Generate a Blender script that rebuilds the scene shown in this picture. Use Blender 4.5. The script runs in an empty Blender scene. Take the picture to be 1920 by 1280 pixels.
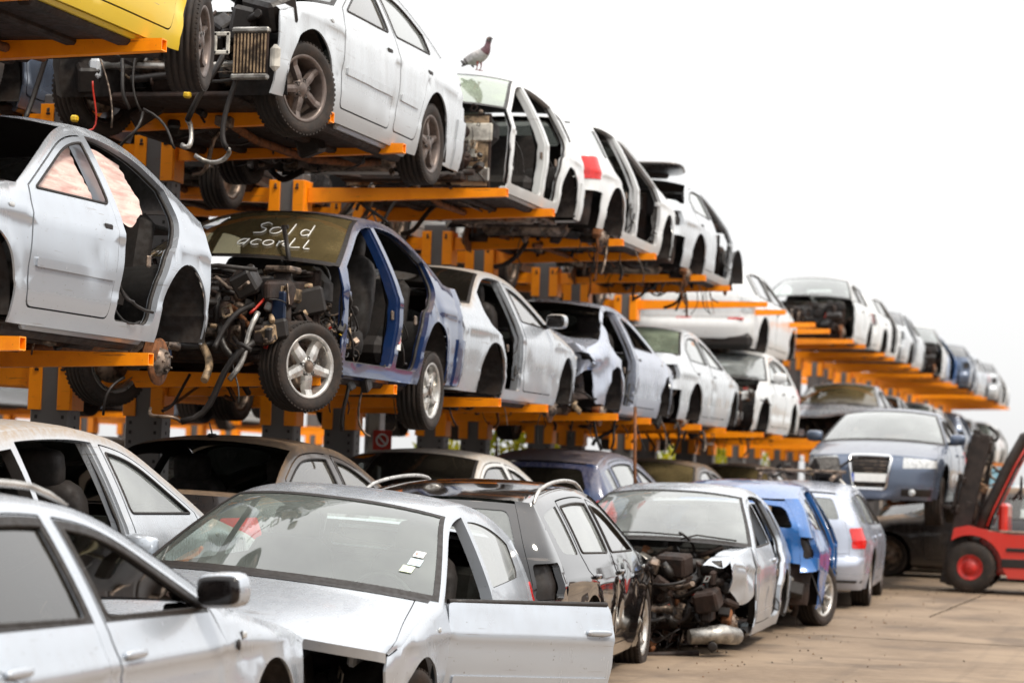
import bpy, math, random
from math import sin, cos, pi, radians as rad, sqrt, atan2
from mathutils import Vector as V, Matrix, Euler, noise as mnoise
from mathutils.geometry import delaunay_2d_cdt

scene = bpy.context.scene
COL = scene.collection

# ------------------------------------------------------------------ materials
def nodes_of(name):
    m = bpy.data.materials.new(name); m.use_nodes = True
    nt = m.node_tree; nt.nodes.clear()
    return m, nt

def N(nt, typ, **kw):
    n = nt.nodes.new(typ)
    for k, v in kw.items():
        if k.startswith('i_'):
            key = k[2:]
            key = int(key) if key.isdigit() else key.replace('_', ' ')
            n.inputs[key].default_value = v
        else:
            setattr(n, k, v)
    return n

def L(nt, a, b):
    nt.links.new(a, b)

def c4(c):
    return (c[0], c[1], c[2], 1.0)

def noise_node(nt, scale, detail=4.0, rough=.6, coord=None):
    n = N(nt, 'ShaderNodeTexNoise'); n.inputs['Scale'].default_value = scale
    n.inputs['Detail'].default_value = detail; n.inputs['Roughness'].default_value = rough
    if coord is not None: L(nt, coord, n.inputs['Vector'])
    return n.outputs['Fac']

def ramp(nt, src, a, b, lo=0.0, hi=1.0):
    n = N(nt, 'ShaderNodeMapRange', interpolation_type='SMOOTHSTEP')
    L(nt, src, n.inputs['Value'])
    n.inputs['From Min'].default_value = a; n.inputs['From Max'].default_value = b
    n.inputs['To Min'].default_value = lo; n.inputs['To Max'].default_value = hi
    return n.outputs['Result']

def math_n(nt, op, a, b):
    n = N(nt, 'ShaderNodeMath', operation=op)
    for i, x in enumerate((a, b)):
        if isinstance(x, (int, float)): n.inputs[i].default_value = x
        else: L(nt, x, n.inputs[i])
    return n.outputs[0]

def mixc(nt, fac, a, b):
    n = N(nt, 'ShaderNodeMix', data_type='RGBA')
    if isinstance(fac, (int, float)): n.inputs[0].default_value = fac
    else: L(nt, fac, n.inputs[0])
    for i, x in ((6, a), (7, b)):
        if isinstance(x, tuple): n.inputs[i].default_value = c4(x)
        else: L(nt, x, n.inputs[i])
    return n.outputs[2]

def out(nt, sh):
    o = N(nt, 'ShaderNodeOutputMaterial'); L(nt, sh, o.inputs['Surface'])

MATS = {}
def simple(name, col, rough=.5, metal=0.0, vary=.25, scale=14.0, bump=0.0, bscale=60., spec=.5, col2=None, lo=.42, hi=.62):
    """A plain surface with mottled colour, so that nothing is perfectly uniform."""
    if name in MATS: return MATS[name]
    m, nt = nodes_of(name)
    tc = N(nt, 'ShaderNodeTexCoord').outputs['Object']
    f = ramp(nt, noise_node(nt, scale, 5., .65, tc), lo, hi)
    c2 = col2 if col2 else tuple(x * (1 - vary) for x in col)
    b = N(nt, 'ShaderNodeBsdfPrincipled')
    L(nt, mixc(nt, f, tuple(col), tuple(c2)), b.inputs['Base Color'])
    L(nt, ramp(nt, noise_node(nt, scale * 2.3, 3., .6, tc), .3, .7, max(.02, rough - .12), min(1, rough + .12)), b.inputs['Roughness'])
    b.inputs['Metallic'].default_value = metal
    b.inputs['Specular IOR Level'].default_value = spec
    if bump:
        bn = N(nt, 'ShaderNodeBump'); bn.inputs['Strength'].default_value = bump; bn.inputs['Distance'].default_value = .01
        L(nt, noise_node(nt, bscale, 4., .6, tc), bn.inputs['Height']); L(nt, bn.outputs[0], b.inputs['Normal'])
    out(nt, b.outputs[0]); MATS[name] = m
    return m

TRIM = (.008, .005, .004)
def paint(name, col, metal=.55, rough=.3, dust=.35, dcol=(.30, .22, .145), grime=.35, seed=0., coat=.6, two=True):
    """Car paint: metallic base with clear coat, road dust lying on top faces, grime streaks low down; raw trim on the inside."""
    key = name
    if key in MATS: return MATS[key]
    m, nt = nodes_of(name)
    tco = N(nt, 'ShaderNodeTexCoord')
    mp = N(nt, 'ShaderNodeMapping'); mp.inputs['Location'].default_value = (seed * 3.1, seed * 1.7, seed); L(nt, tco.outputs['Object'], mp.inputs['Vector'])
    tc = mp.outputs[0]
    geo = N(nt, 'ShaderNodeNewGeometry')
    sep = N(nt, 'ShaderNodeSeparateXYZ'); L(nt, geo.outputs['Normal'], sep.inputs[0])
    up = ramp(nt, sep.outputs['Z'], .35, .95)
    n1 = ramp(nt, noise_node(nt, 3.0, 6., .7, tc), .35, .68)
    n2 = ramp(nt, noise_node(nt, 22.0, 5., .75, tc), .3, .75, .45, 1.0)
    d = math_n(nt, 'MULTIPLY', math_n(nt, 'MULTIPLY', up, n2), dust)
    d = math_n(nt, 'ADD', d, math_n(nt, 'MULTIPLY', math_n(nt, 'MULTIPLY', n1, n2), dust * .10))
    # grime: dirt collected low on the body
    so = N(nt, 'ShaderNodeSeparateXYZ'); L(nt, tco.outputs['Object'], so.inputs[0])
    low = ramp(nt, so.outputs['Z'], .55, .18)
    mp2 = N(nt, 'ShaderNodeMapping'); mp2.inputs['Scale'].default_value = (9, 9, 1.2); L(nt, tc, mp2.inputs['Vector'])
    st = ramp(nt, noise_node(nt, 1.6, 5., .7, mp2.outputs[0]), .35, .75)
    g = math_n(nt, 'MULTIPLY', math_n(nt, 'MAXIMUM', math_n(nt, 'MULTIPLY', low, .8), math_n(nt, 'MULTIPLY', st, .42)), grime)
    colr = mixc(nt, d, tuple(col), tuple(dcol))
    mp3 = N(nt, 'ShaderNodeMapping'); mp3.inputs['Scale'].default_value = (1.2, 1.2, 26); mp3.inputs['Rotation'].default_value = (.1, .16, 0); L(nt, tc, mp3.inputs['Vector'])
    scr = math_n(nt, 'MULTIPLY', ramp(nt, noise_node(nt, 2.4, 3., .5, mp3.outputs[0]), .665, .69), ramp(nt, noise_node(nt, 1.7, 3., .6, tc), .48, .60))
    chip = ramp(nt, noise_node(nt, 46., 2., .5, tc), .715, .74)
    blot = ramp(nt, noise_node(nt, 5.5, 7., .8, tc), .60, .74)
    colr = mixc(nt, math_n(nt, 'MULTIPLY', scr, .55), colr, (.20, .17, .15)); colr = mixc(nt, math_n(nt, 'MULTIPLY', chip, .55), colr, (.10, .07, .05))
    colr = mixc(nt, math_n(nt, 'MULTIPLY', blot, grime * .55), colr, (.17, .13, .10))
    colr = mixc(nt, g, colr, (.13, .095, .07))
    b = N(nt, 'ShaderNodeBsdfPrincipled')
    L(nt, colr, b.inputs['Base Color'])
    dd = math_n(nt, 'MINIMUM', math_n(nt, 'ADD', d, g), 1.0)
    L(nt, math_n(nt, 'MULTIPLY', math_n(nt, 'SUBTRACT', 1.0, dd), metal), b.inputs['Metallic'])
    L(nt, ramp(nt, dd, 0, .8, rough, .85), b.inputs['Roughness'])
    L(nt, math_n(nt, 'MULTIPLY', math_n(nt, 'SUBTRACT', 1.0, dd), coat), b.inputs['Coat Weight'])
    b.inputs['Coat Roughness'].default_value = .06
    bn = N(nt, 'ShaderNodeBump'); bn.inputs['Strength'].default_value = .06; bn.inputs['Distance'].default_value = .02
    L(nt, noise_node(nt, 2.6, 2., .5, tc), bn.inputs['Height']); L(nt, bn.outputs[0], b.inputs['Normal'])
    if two:
        t = N(nt, 'ShaderNodeBsdfPrincipled'); t.inputs['Base Color'].default_value = c4(TRIM); t.inputs['Roughness'].default_value = .8
        mx = N(nt, 'ShaderNodeMixShader'); L(nt, geo.outputs['Backfacing'], mx.inputs[0])
        L(nt, b.outputs[0], mx.inputs[1]); L(nt, t.outputs[0], mx.inputs[2])
        out(nt, mx.outputs[0])
    else:
        out(nt, b.outputs[0])
    MATS[key] = m
    return m

def glass(name, tint=(.62, .70, .66), dirt=.12, dcol=(.45, .42, .36), spots=.3, ior=1.5):
    if name in MATS: return MATS[name]
    m, nt = nodes_of(name)
    tc = N(nt, 'ShaderNodeTexCoord').outputs['Object']
    tr = N(nt, 'ShaderNodeBsdfTransparent'); tr.inputs[0].default_value = c4(tint)
    gl = N(nt, 'ShaderNodeBsdfGlossy'); gl.inputs['Roughness'].default_value = .03; gl.inputs[0].default_value = (1, 1, 1, 1)
    fr = N(nt, 'ShaderNodeFresnel'); fr.inputs[0].default_value = ior
    m1 = N(nt, 'ShaderNodeMixShader')
    L(nt, math_n(nt, 'MINIMUM', math_n(nt, 'MULTIPLY', fr.outputs[0], 1.7), 1.0), m1.inputs[0]); L(nt, tr.outputs[0], m1.inputs[1]); L(nt, gl.outputs[0], m1.inputs[2])
    df = N(nt, 'ShaderNodeBsdfDiffuse'); df.inputs[0].default_value = c4(dcol)
    a = ramp(nt, noise_node(nt, 1.6, 4., .55, tc), .3, .75, .55, 1.35)
    s = ramp(nt, noise_node(nt, 55., 4., .7, tc), .50, .85, 0., spots * .6)
    fac = math_n(nt, 'MINIMUM', math_n(nt, 'ADD', math_n(nt, 'MULTIPLY', a, dirt), math_n(nt, 'MULTIPLY', s, dirt * 2)), .95)
    m2 = N(nt, 'ShaderNodeMixShader'); L(nt, fac, m2.inputs[0]); L(nt, m1.outputs[0], m2.inputs[1]); L(nt, df.outputs[0], m2.inputs[2])
    out(nt, m2.outputs[0]); MATS[name] = m
    return m

def rubber(name='tyre_rubber'):
    if name in MATS: return MATS[name]
    m, nt = nodes_of(name)
    tc = N(nt, 'ShaderNodeTexCoord').outputs['Object']
    b = N(nt, 'ShaderNodeBsdfPrincipled')
    f = ramp(nt, noise_node(nt, 9., 6., .7, tc), .4, .7)
    L(nt, mixc(nt, f, (.010, .006, .004), (.034, .020, .013)), b.inputs['Base Color'])
    b.inputs['Roughness'].default_value = .78
    bn = N(nt, 'ShaderNodeBump'); bn.inputs['Strength'].default_value = .4; bn.inputs['Distance'].default_value = .006
    L(nt, noise_node(nt, 70., 3., .6, tc), bn.inputs['Height']); L(nt, bn.outputs[0], b.inputs['Normal'])
    out(nt, b.outputs[0]); MATS[name] = m
    return m

# shared materials
RUB = rubber()
BLK = simple('black_plastic', (.010, .006, .0045), .55, 0, .4)
SEAL = simple('rubber_seal', (.012, .008, .006), .6, 0, .3)
INT = simple('cabin_trim', (.011, .007, .0055), .8, 0, .5, 8)
UND = simple('underbody_grime', (.021, .0075, .003), .8, 0, .6, 6, .5, 30.)
WELL = simple('wheel_well_liner', (.010, .005, .003), .9, 0, .5, 9)
ALU = simple('dull_aluminium', (.42, .40, .37), .42, .85, .5, 10)
STEEL = simple('dirty_steel', (.24, .18, .14), .5, .7, .8, 12)
RUST = simple('rusty_iron', (.22, .085, .032), .85, .15, .55, 18, .4)
BEIGE = simple('oily_beige_metal', (.36, .25, .15), .6, .25, .85, 9)
PALE = simple('pale_primer', (.55, .52, .46), .6, 0, .5, 7)
WIRE = simple('wire_black', (.012, .008, .006), .5, 0, .3)
RED = simple('red_plastic', (.55, .03, .015), .4, 0, .3)
YEL = simple('yellow_plastic', (.75, .48, .02), .45, 0, .3)
GRN = simple('green_plastic', (.10, .50, .06), .45, 0, .3)
LAMP = simple('red_lamp_lens', (.62, .012, .010), .12, 0, .25, 30, spec=.8)
CLEAR = simple('clear_lamp_lens', (.55, .56, .56), .1, .3, .4, 25, spec=.8)
CHROME = simple('bright_chrome', (.72, .72, .72), .12, 1.0, .15)
RIM_S = simple('silver_rim', (.60, .58, .55), .35, .75, .35, 9)
RIM_D = simple('grey_rim', (.16, .125, .11), .45, .5, .4, 9)
WHITE = simple('white_paint_mark', (.82, .82, .80), .6, 0, .1)
G_CLEAR = glass('window_glass', (.66, .73, .69), .10)
G_DARK = glass('dark_tinted_glass', (.14, .15, .14), .03, (.30, .26, .20))
G_WHITE = glass('hazy_side_glass', (.66, .73, .70), .24, (.60, .64, .63), .25)
G_SHIELD = glass('hazy_windshield', (.62, .74, .67), .13, (.56, .62, .58), .10)
G_DUSTY = glass('dust_covered_windshield', (.34, .31, .20), .46, (.17, .130, .062), .6)
G_GREEN = glass('green_broken_glass', (.45, .62, .48), .35, (.42, .50, .38), .8)

# ------------------------------------------------------------------ mesh builder
class MB:
    def __init__(s): s.v = []; s.f = []; s.n = []; s.m = []; s.mats = []
    def mi(s, mat):
        if mat not in s.mats: s.mats.append(mat)
        return s.mats.index(mat)
    def vert(s, p): s.v.append((p[0], p[1], p[2])); return len(s.v) - 1
    def face(s, idx, mat, nrm=None): s.f.append(tuple(idx)); s.n.append(nrm); s.m.append(s.mi(mat))
    def empty(s): return not s.f
    def build(s, name, parent=None, deform=None, flat=False):
        me = bpy.data.meshes.new(name)
        vs = s.v
        if deform: vs = [tuple(deform(V(p))) for p in vs]
        me.from_pydata(vs, [], s.f)
        for mt in s.mats: me.materials.append(mt)
        me.polygons.foreach_set('material_index', s.m)
        me.polygons.foreach_set('use_smooth', [not flat] * len(s.f))
        if not flat and any(x is not None for x in s.n):
            ln = []
            for p, nr in zip(me.polygons, s.n):
                if nr is None or nr == 'flat':
                    k = tuple(p.normal); ln.extend([k] * p.loop_total)
                elif nr == 'auto' or deform: ln.extend([(0, 0, 0)] * p.loop_total)
                else: ln.extend(nr)
            me.update()
            me.normals_split_custom_set(ln)
        me.update()
        o = bpy.data.objects.new(name, me); COL.objects.link(o)
        if parent: o.parent = parent
        return o
    # -- shapes
    def box(s, c, size, mat, rot=None, taper=None, M=None):
        hx, hy, hz = size[0] / 2, size[1] / 2, size[2] / 2
        R = rot if isinstance(rot, Matrix) else (Euler(rot).to_matrix() if rot else None)
        ids = []
        for i in (-1, 1):
            for j in (-1, 1):
                for k in (-1, 1):
                    q = V((i * hx, j * hy, k * hz))
                    if taper and k > 0: q.x *= taper[0]; q.y *= taper[1]
                    if R: q = R @ q
                    q = q + V(c)
                    if M: q = M(q)
                    ids.append(s.vert(q))
        for f in ((0, 1, 3, 2), (4, 6, 7, 5), (0, 4, 5, 1), (2, 3, 7, 6), (0, 2, 6, 4), (1, 5, 7, 3)):
            s.face([ids[i] for i in f], mat, 'flat')
    def bbox(s, c, size, mat, bev=.01, rot=None):
        """box with chamfered edges"""
        R = rot if isinstance(rot, Matrix) else (Euler(rot).to_matrix() if rot else None)
        h = [x / 2 for x in size]; b = min(bev, min(h) * .9)
        ids = {}
        for i in (-1, 1):
            for j in (-1, 1):
                for k in (-1, 1):
                    for ax in range(3):
                        q = V((i * (h[0] - (0 if ax == 0 else b)), j * (h[1] - (0 if ax == 1 else b)), k * (h[2] - (0 if ax == 2 else b))))
                        if R: q = R @ q
                        ids[(i, j, k, ax)] = s.vert(q + V(c))
        def F(l):
            pts = [V(s.v[i]) for i in l]; ctr = sum(pts, V()) / len(pts)
            n = (pts[1] - pts[0]).cross(pts[2] - pts[0])
            if n.dot(ctr - V(c)) < 0: l = l[::-1]
            s.face(l, mat, 'flat')
        for ax in range(3):
            o = [a for a in range(3) if a != ax]
            for sg in (-1, 1):
                l = []
                for (p, q) in ((-1, -1), (1, -1), (1, 1), (-1, 1)):
                    k = [0, 0, 0]; k[ax] = sg; k[o[0]] = p; k[o[1]] = q
                    l.append(ids[(k[0], k[1], k[2], ax)])
                F(l)
        for ax in range(3):
            o = [a for a in range(3) if a != ax]
            for p in (-1, 1):
                for q in (-1, 1):
                    l = []
                    for sg, aa in ((-1, o[0]), (1, o[0]), (1, o[1]), (-1, o[1])):
                        k = [0, 0, 0]; k[ax] = sg; k[o[0]] = p; k[o[1]] = q
                        l.append(ids[(k[0], k[1], k[2], aa)])
                    F(l)
        for i in (-1, 1):
            for j in (-1, 1):
                for k in (-1, 1): F([ids[(i, j, k, a)] for a in range(3)])
    def tube(s, pts, r, mat, seg=6, caps=True, closed=False):
        pts = [V(p) for p in pts]; n = len(pts)
        rr = r if isinstance(r, (list, tuple)) else [r] * n
        rings = []; up = None
        for i, p in enumerate(pts):
            a = pts[i - 1] if (i or closed) else pts[0]; b = pts[(i + 1) % n] if (i < n - 1 or closed) else pts[-1]
            t = (b - a)
            if t.length < 1e-9: t = V((0, 0, 1))
            t.normalize()
            if up is None: up = V((0, 0, 1)) if abs(t.z) < .9 else V((1, 0, 0))
            x = t.cross(up)
            if x.length < 1e-6: x = t.orthogonal()
            x.normalize(); y = x.cross(t); up = y
            rings.append([s.vert(p + (x * cos(2 * pi * k / seg) + y * sin(2 * pi * k / seg)) * rr[i]) for k in range(seg)])
        m = n if closed else n - 1
        for i in range(m):
            A, B = rings[i], rings[(i + 1) % n]
            for k in range(seg): s.face((A[k], B[k], B[(k + 1) % seg], A[(k + 1) % seg]), mat, 'auto')
        if caps and not closed:
            s.face(rings[0], mat, 'flat'); s.face(rings[-1][::-1], mat, 'flat')
    def lathe(s, prof, mat, seg=32, c=(0, 0, 0), axis='y', mats=None, a0=0., a1=2 * pi):
        """prof: list of (axial, radius)"""
        full = abs(a1 - a0 - 2 * pi) < 1e-6
        rings = []
        ns = seg if full else seg + 1
        for (h, r) in prof:
            ring = []
            for k in range(ns):
                a = a0 + (a1 - a0) * k / seg
                if axis == 'y': q = (c[0] + r * cos(a), c[1] + h, c[2] + r * sin(a))
                elif axis == 'z': q = (c[0] + r * cos(a), c[1] + r * sin(a), c[2] + h)
                else: q = (c[0] + h, c[1] + r * cos(a), c[2] + r * sin(a))
                ring.append(s.vert(q))
            rings.append(ring)
        for i in range(len(prof) - 1):
            mt = mats[i] if mats else mat
            A, B = rings[i], rings[i + 1]
            for k in range(seg):
                k2 = (k + 1) % ns
                s.face((A[k], A[k2], B[k2], B[k]), mt, 'auto')
    def pillow(s, c, size, mat, rot=None, e=.45, nu=14, nv=8, mat2=None, split=None):
        """rounded box (superellipsoid)"""
        R = Euler(rot).to_matrix() if rot else None; c = V(c)
        pw = lambda x: (abs(x) ** e) * (1 if x >= 0 else -1)
        rows = []
        for j in range(nv + 1):
            a = -pi / 2 + pi * j / nv; row = []
            for i in range(nu):
                b = 2 * pi * i / nu
                q = V((pw(cos(a)) * pw(cos(b)) * size[0] / 2, pw(cos(a)) * pw(sin(b)) * size[1] / 2, pw(sin(a)) * size[2] / 2))
                if R: q = R @ q
                row.append(s.vert(q + c))
            rows.append(row)
        for j in range(nv):
            for i in range(nu):
                k = (i + 1) % nu; f = (rows[j][i], rows[j][k], rows[j + 1][k], rows[j + 1][i])
                s.face(f, mat, 'auto')
    def grid(s, P, nu, nv, mat, up=None, nf=None, flip=False):
        """P(u,v) with u,v in 0..1; normals are numeric and turned towards `up` (a direction or a function of the point)"""
        e = 1e-3
        ids = []; nrm = []
        for j in range(nv + 1):
            for i in range(nu + 1):
                u, v = i / nu, j / nv
                p = V(P(u, v))
                du = V(P(min(1, u + e), v)) - V(P(max(0, u - e), v)); dv = V(P(u, min(1, v + e))) - V(P(u, max(0, v - e)))
                n = du.cross(dv)
                if n.length < 1e-12: n = V((0, 0, 1))
                n.normalize()
                if up is not None:
                    w = up(p) if callable(up) else V(up)
                    if n.dot(w) < 0: n = -n
                if nf: n = nf(u, v, n)
                ids.append(s.vert(p)); nrm.append(n)
        W = nu + 1
        for j in range(nv):
            for i in range(nu):
                q = [j * W + i, j * W + i + 1, (j + 1) * W + i + 1, (j + 1) * W + i]
                a, b, c, d = [V(s.v[ids[k]]) for k in q]
                fn = (c - a).cross(d - b)
                if fn.dot(nrm[q[0]] + nrm[q[2]]) < 0: q = q[::-1]
                s.face([ids[k] for k in q], mat, [tuple(nrm[k]) for k in q])

def resample(loop, step):
    o = []
    n = len(loop)
    for i in range(n):
        a, b = loop[i], loop[(i + 1) % n]
        d = sqrt((a[0] - b[0]) ** 2 + (a[1] - b[1]) ** 2)
        if d < 1e-6: continue
        k = max(1, int(math.ceil(d / step)))
        for j in range(k): o.append((a[0] + (b[0] - a[0]) * j / k, a[1] + (b[1] - a[1]) * j / k))
    return o

def pip(x, y, poly):
    c = False; n = len(poly); j = n - 1
    for i in range(n):
        xi, yi = poly[i]; xj, yj = poly[j]
        if (yi > y) != (yj > y) and x < (xj - xi) * (y - yi) / (yj - yi) + xi: c = not c
        j = i
    return c

def roundc(poly, r, n=4):
    """round the corners of a closed polygon"""
    o = []; m = len(poly)
    for i in range(m):
        p = V((*poly[i], 0)); a = V((*poly[i - 1], 0)) - p; b = V((*poly[(i + 1) % m], 0)) - p
        la, lb = a.length, b.length
        if la < 1e-6 or lb < 1e-6: continue
        ang = a.angle(b)
        if ang > 2.7: o.append((p.x, p.y)); continue
        k = min(r, la * .45, lb * .45)
        A = p + a * (k / la); B = p + b * (k / lb)
        for t in range(n + 1):
            t /= n
            q = A * (1 - t) ** 2 + p * 2 * t * (1 - t) + B * t * t
            o.append((q.x, q.y))
    return o

def chart(mb, outer, holes, step, M, nrmf, mat, th=0., thmat=None, hole_th=None, hole_mats=None):
    """Triangulate a 2-D outline with holes and lay it on the surface M(a,b) -> point, with normal nrmf(a,b)."""
    O = resample(outer, step * .6); H = [resample(h, step * .6) for h in holes]
    vs = []; ed = []
    for lp in [O] + H:
        b = len(vs); k = len(lp)
        vs += [V(p) for p in lp]; ed += [(b + i, b + (i + 1) % k) for i in range(k)]
    bp = [(p.x, p.y) for p in vs]
    cell = {}
    for p in bp: cell.setdefault((int(p[0] // step), int(p[1] // step)), []).append(p)
    xs = [p[0] for p in O]; ys = [p[1] for p in O]
    y = min(ys) + step / 2; row = 0
    while y < max(ys):
        x = min(xs) + step * (.5 if row % 2 else 1.0)
        while x < max(xs):
            ci, cj = int(x // step), int(y // step)
            near = any((q[0] - x) ** 2 + (q[1] - y) ** 2 < (step * .45) ** 2 for di in (-1, 0, 1) for dj in (-1, 0, 1) for q in cell.get((ci + di, cj + dj), ()))
            if not near and pip(x, y, O) and not any(pip(x, y, h) for h in H): vs.append(V((x, y)))
            x += step
        y += step * .87; row += 1
    rv, re, rf, ov, oe, of_ = delaunay_2d_cdt(vs, ed, [], 0, 1e-5)
    base = len(mb.v); nr = []
    for p in rv:
        mb.vert(M(p.x, p.y)); nr.append(nrmf(p.x, p.y))
    for f in rf:
        cx = sum(rv[i].x for i in f) / len(f); cy = sum(rv[i].y for i in f) / len(f)
        if not pip(cx, cy, O) or any(pip(cx, cy, h) for h in H): continue
        a, b, c = [V(mb.v[base + i]) for i in f[:3]]
        n = (b - a).cross(c - a)
        if n.length < 1e-10: continue
        l = list(f)
        if n.dot(nr[f[0]] + nr[f[1]] + nr[f[2]]) < 0: l = l[::-1]
        mb.face([base + i for i in l], mat, [tuple(nr[i]) for i in l])
    ths = [th] + [hole_th if hole_th is not None else th] * len(H)
    tms = [thmat or mat] + (hole_mats or [thmat or mat] * len(H))
    for lp, t, tm in zip([O] + H, ths, tms):
        if not t: continue
        A = []; B = []
        for (x, y) in lp:
            q = V(M(x, y)); n = nrmf(x, y)
            d = V((n.x * .3, n.y, n.z * .3)) if abs(n.y) > .5 else n
            A.append(mb.vert(q)); B.append(mb.vert(q - d * t))
        k = len(lp)
        for i in range(k):
            j = (i + 1) % k
            mb.face((A[i], A[j], B[j], B[i]), tm, 'flat')

def crs(pts, n=8):
    """Catmull-Rom through points"""
    P = [V((*p, 0)) if len(p) == 2 else V(p) for p in pts]
    P = [P[0] * 2 - P[1]] + P + [P[-1] * 2 - P[-2]]
    o = []
    for i in range(1, len(P) - 2):
        p0, p1, p2, p3 = P[i - 1:i + 3]
        for k in range(n):
            t = k / n
            o.append(.5 * (2 * p1 + (p2 - p0) * t + (2 * p0 - 5 * p1 + 4 * p2 - p3) * t * t + (3 * p1 - p0 - 3 * p2 + p3) * t ** 3))
    o.append(P[-2].copy())
    return [(q.x, q.y) for q in o] if len(pts[0]) == 2 else o

def lerp_tab(tab, x):
    """tab of (x, y) in any order"""
    t = sorted(tab)
    if x <= t[0][0]: return t[0][1]
    for (a, ya), (b, yb) in zip(t, t[1:]):
        if x <= b:
            k = (x - a) / (b - a) if b > a else 0
            return ya + (yb - ya) * k
    return t[-1][1]

def smooth_tab(tab, n=6):
    return sorted(crs(sorted(tab), n))

def sstep(a, b, x):
    t = max(0., min(1., (x - a) / (b - a))); return t * t * (3 - 2 * t)

# ------------------------------------------------------------------ car shapes
SEDAN = dict(kind='sedan', hw=.885, x0n=1.95, x0t=-1.95, xf=1.38, xr=-1.27, ra=.365, xc=.92, xA=-.02, xR=-1.0, xT=-1.72, xB=-.27,
    hood=[(1.95, .70), (1.6, .79), (1.25, .86), (.92, .915)],
    main=[(.92, .915), (.5, 1.12), (.15, 1.275), (-.15, 1.345), (-.55, 1.37), (-.95, 1.335), (-1.35, 1.19), (-1.72, 1.0)],
    trunk=[(-1.72, 1.0), (-1.95, .985)], ztop=.985, crown=.03, rwx=-1.36,
    dt=[(.2, .34), (.3, .40), (.5, .42), (.58, .42), (.62, .385), (.85, .37), (.985, .33)])
WAGON = dict(SEDAN, kind='wagon', xR=-1.90, xT=None,
    main=[(.92, .915), (.5, 1.12), (.15, 1.285), (-.15, 1.355), (-.6, 1.385), (-1.2, 1.37), (-1.7, 1.325), (-1.95, 1.275)],
    trunk=None, ztop=1.275, crown=.045, rwx=-1.33,
    dt=[(.2, .34), (.3, .40), (.5, .42), (.58, .42), (.62, .38), (.95, .33), (1.1, .23), (1.275, .05)])
HATCH = dict(WAGON, kind='hatch', x0t=-1.68, xR=-1.62, x0n=1.88, xf=1.32, xr=-1.24, xc=.90, xB=-.42,
    hood=[(1.88, .72), (1.55, .81), (1.2, .88), (.90, .93)],
    main=[(.90, .93), (.45, 1.15), (.1, 1.30), (-.2, 1.365), (-.6, 1.385), (-1.05, 1.345), (-1.4, 1.27), (-1.68, 1.17)],
    ztop=1.17, crown=.05, dt=[(.2, .26), (.3, .32), (.55, .34), (.62, .31), (.95, .27), (1.17, .03)])
FIVE = dict(HATCH, kind='five', x0t=-1.75, xR=-1.70, xB=-.27,
    main=[(.90, .93), (.45, 1.15), (.1, 1.30), (-.2, 1.37), (-.6, 1.40), (-1.1, 1.38), (-1.5, 1.32), (-1.75, 1.26)], ztop=1.26,
    dt=[(.2, .26), (.3, .32), (.55, .34), (.62, .31), (.95, .27), (1.26, .03)])

S_TAB = smooth_tab([(.12, .90), (.18, .925), (.27, .955), (.40, .982), (.55, .998), (.66, 1.0), (.76, .992), (.82, .975), (.88, .955), (.93, .93), (.97, .91)], 6)

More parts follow.
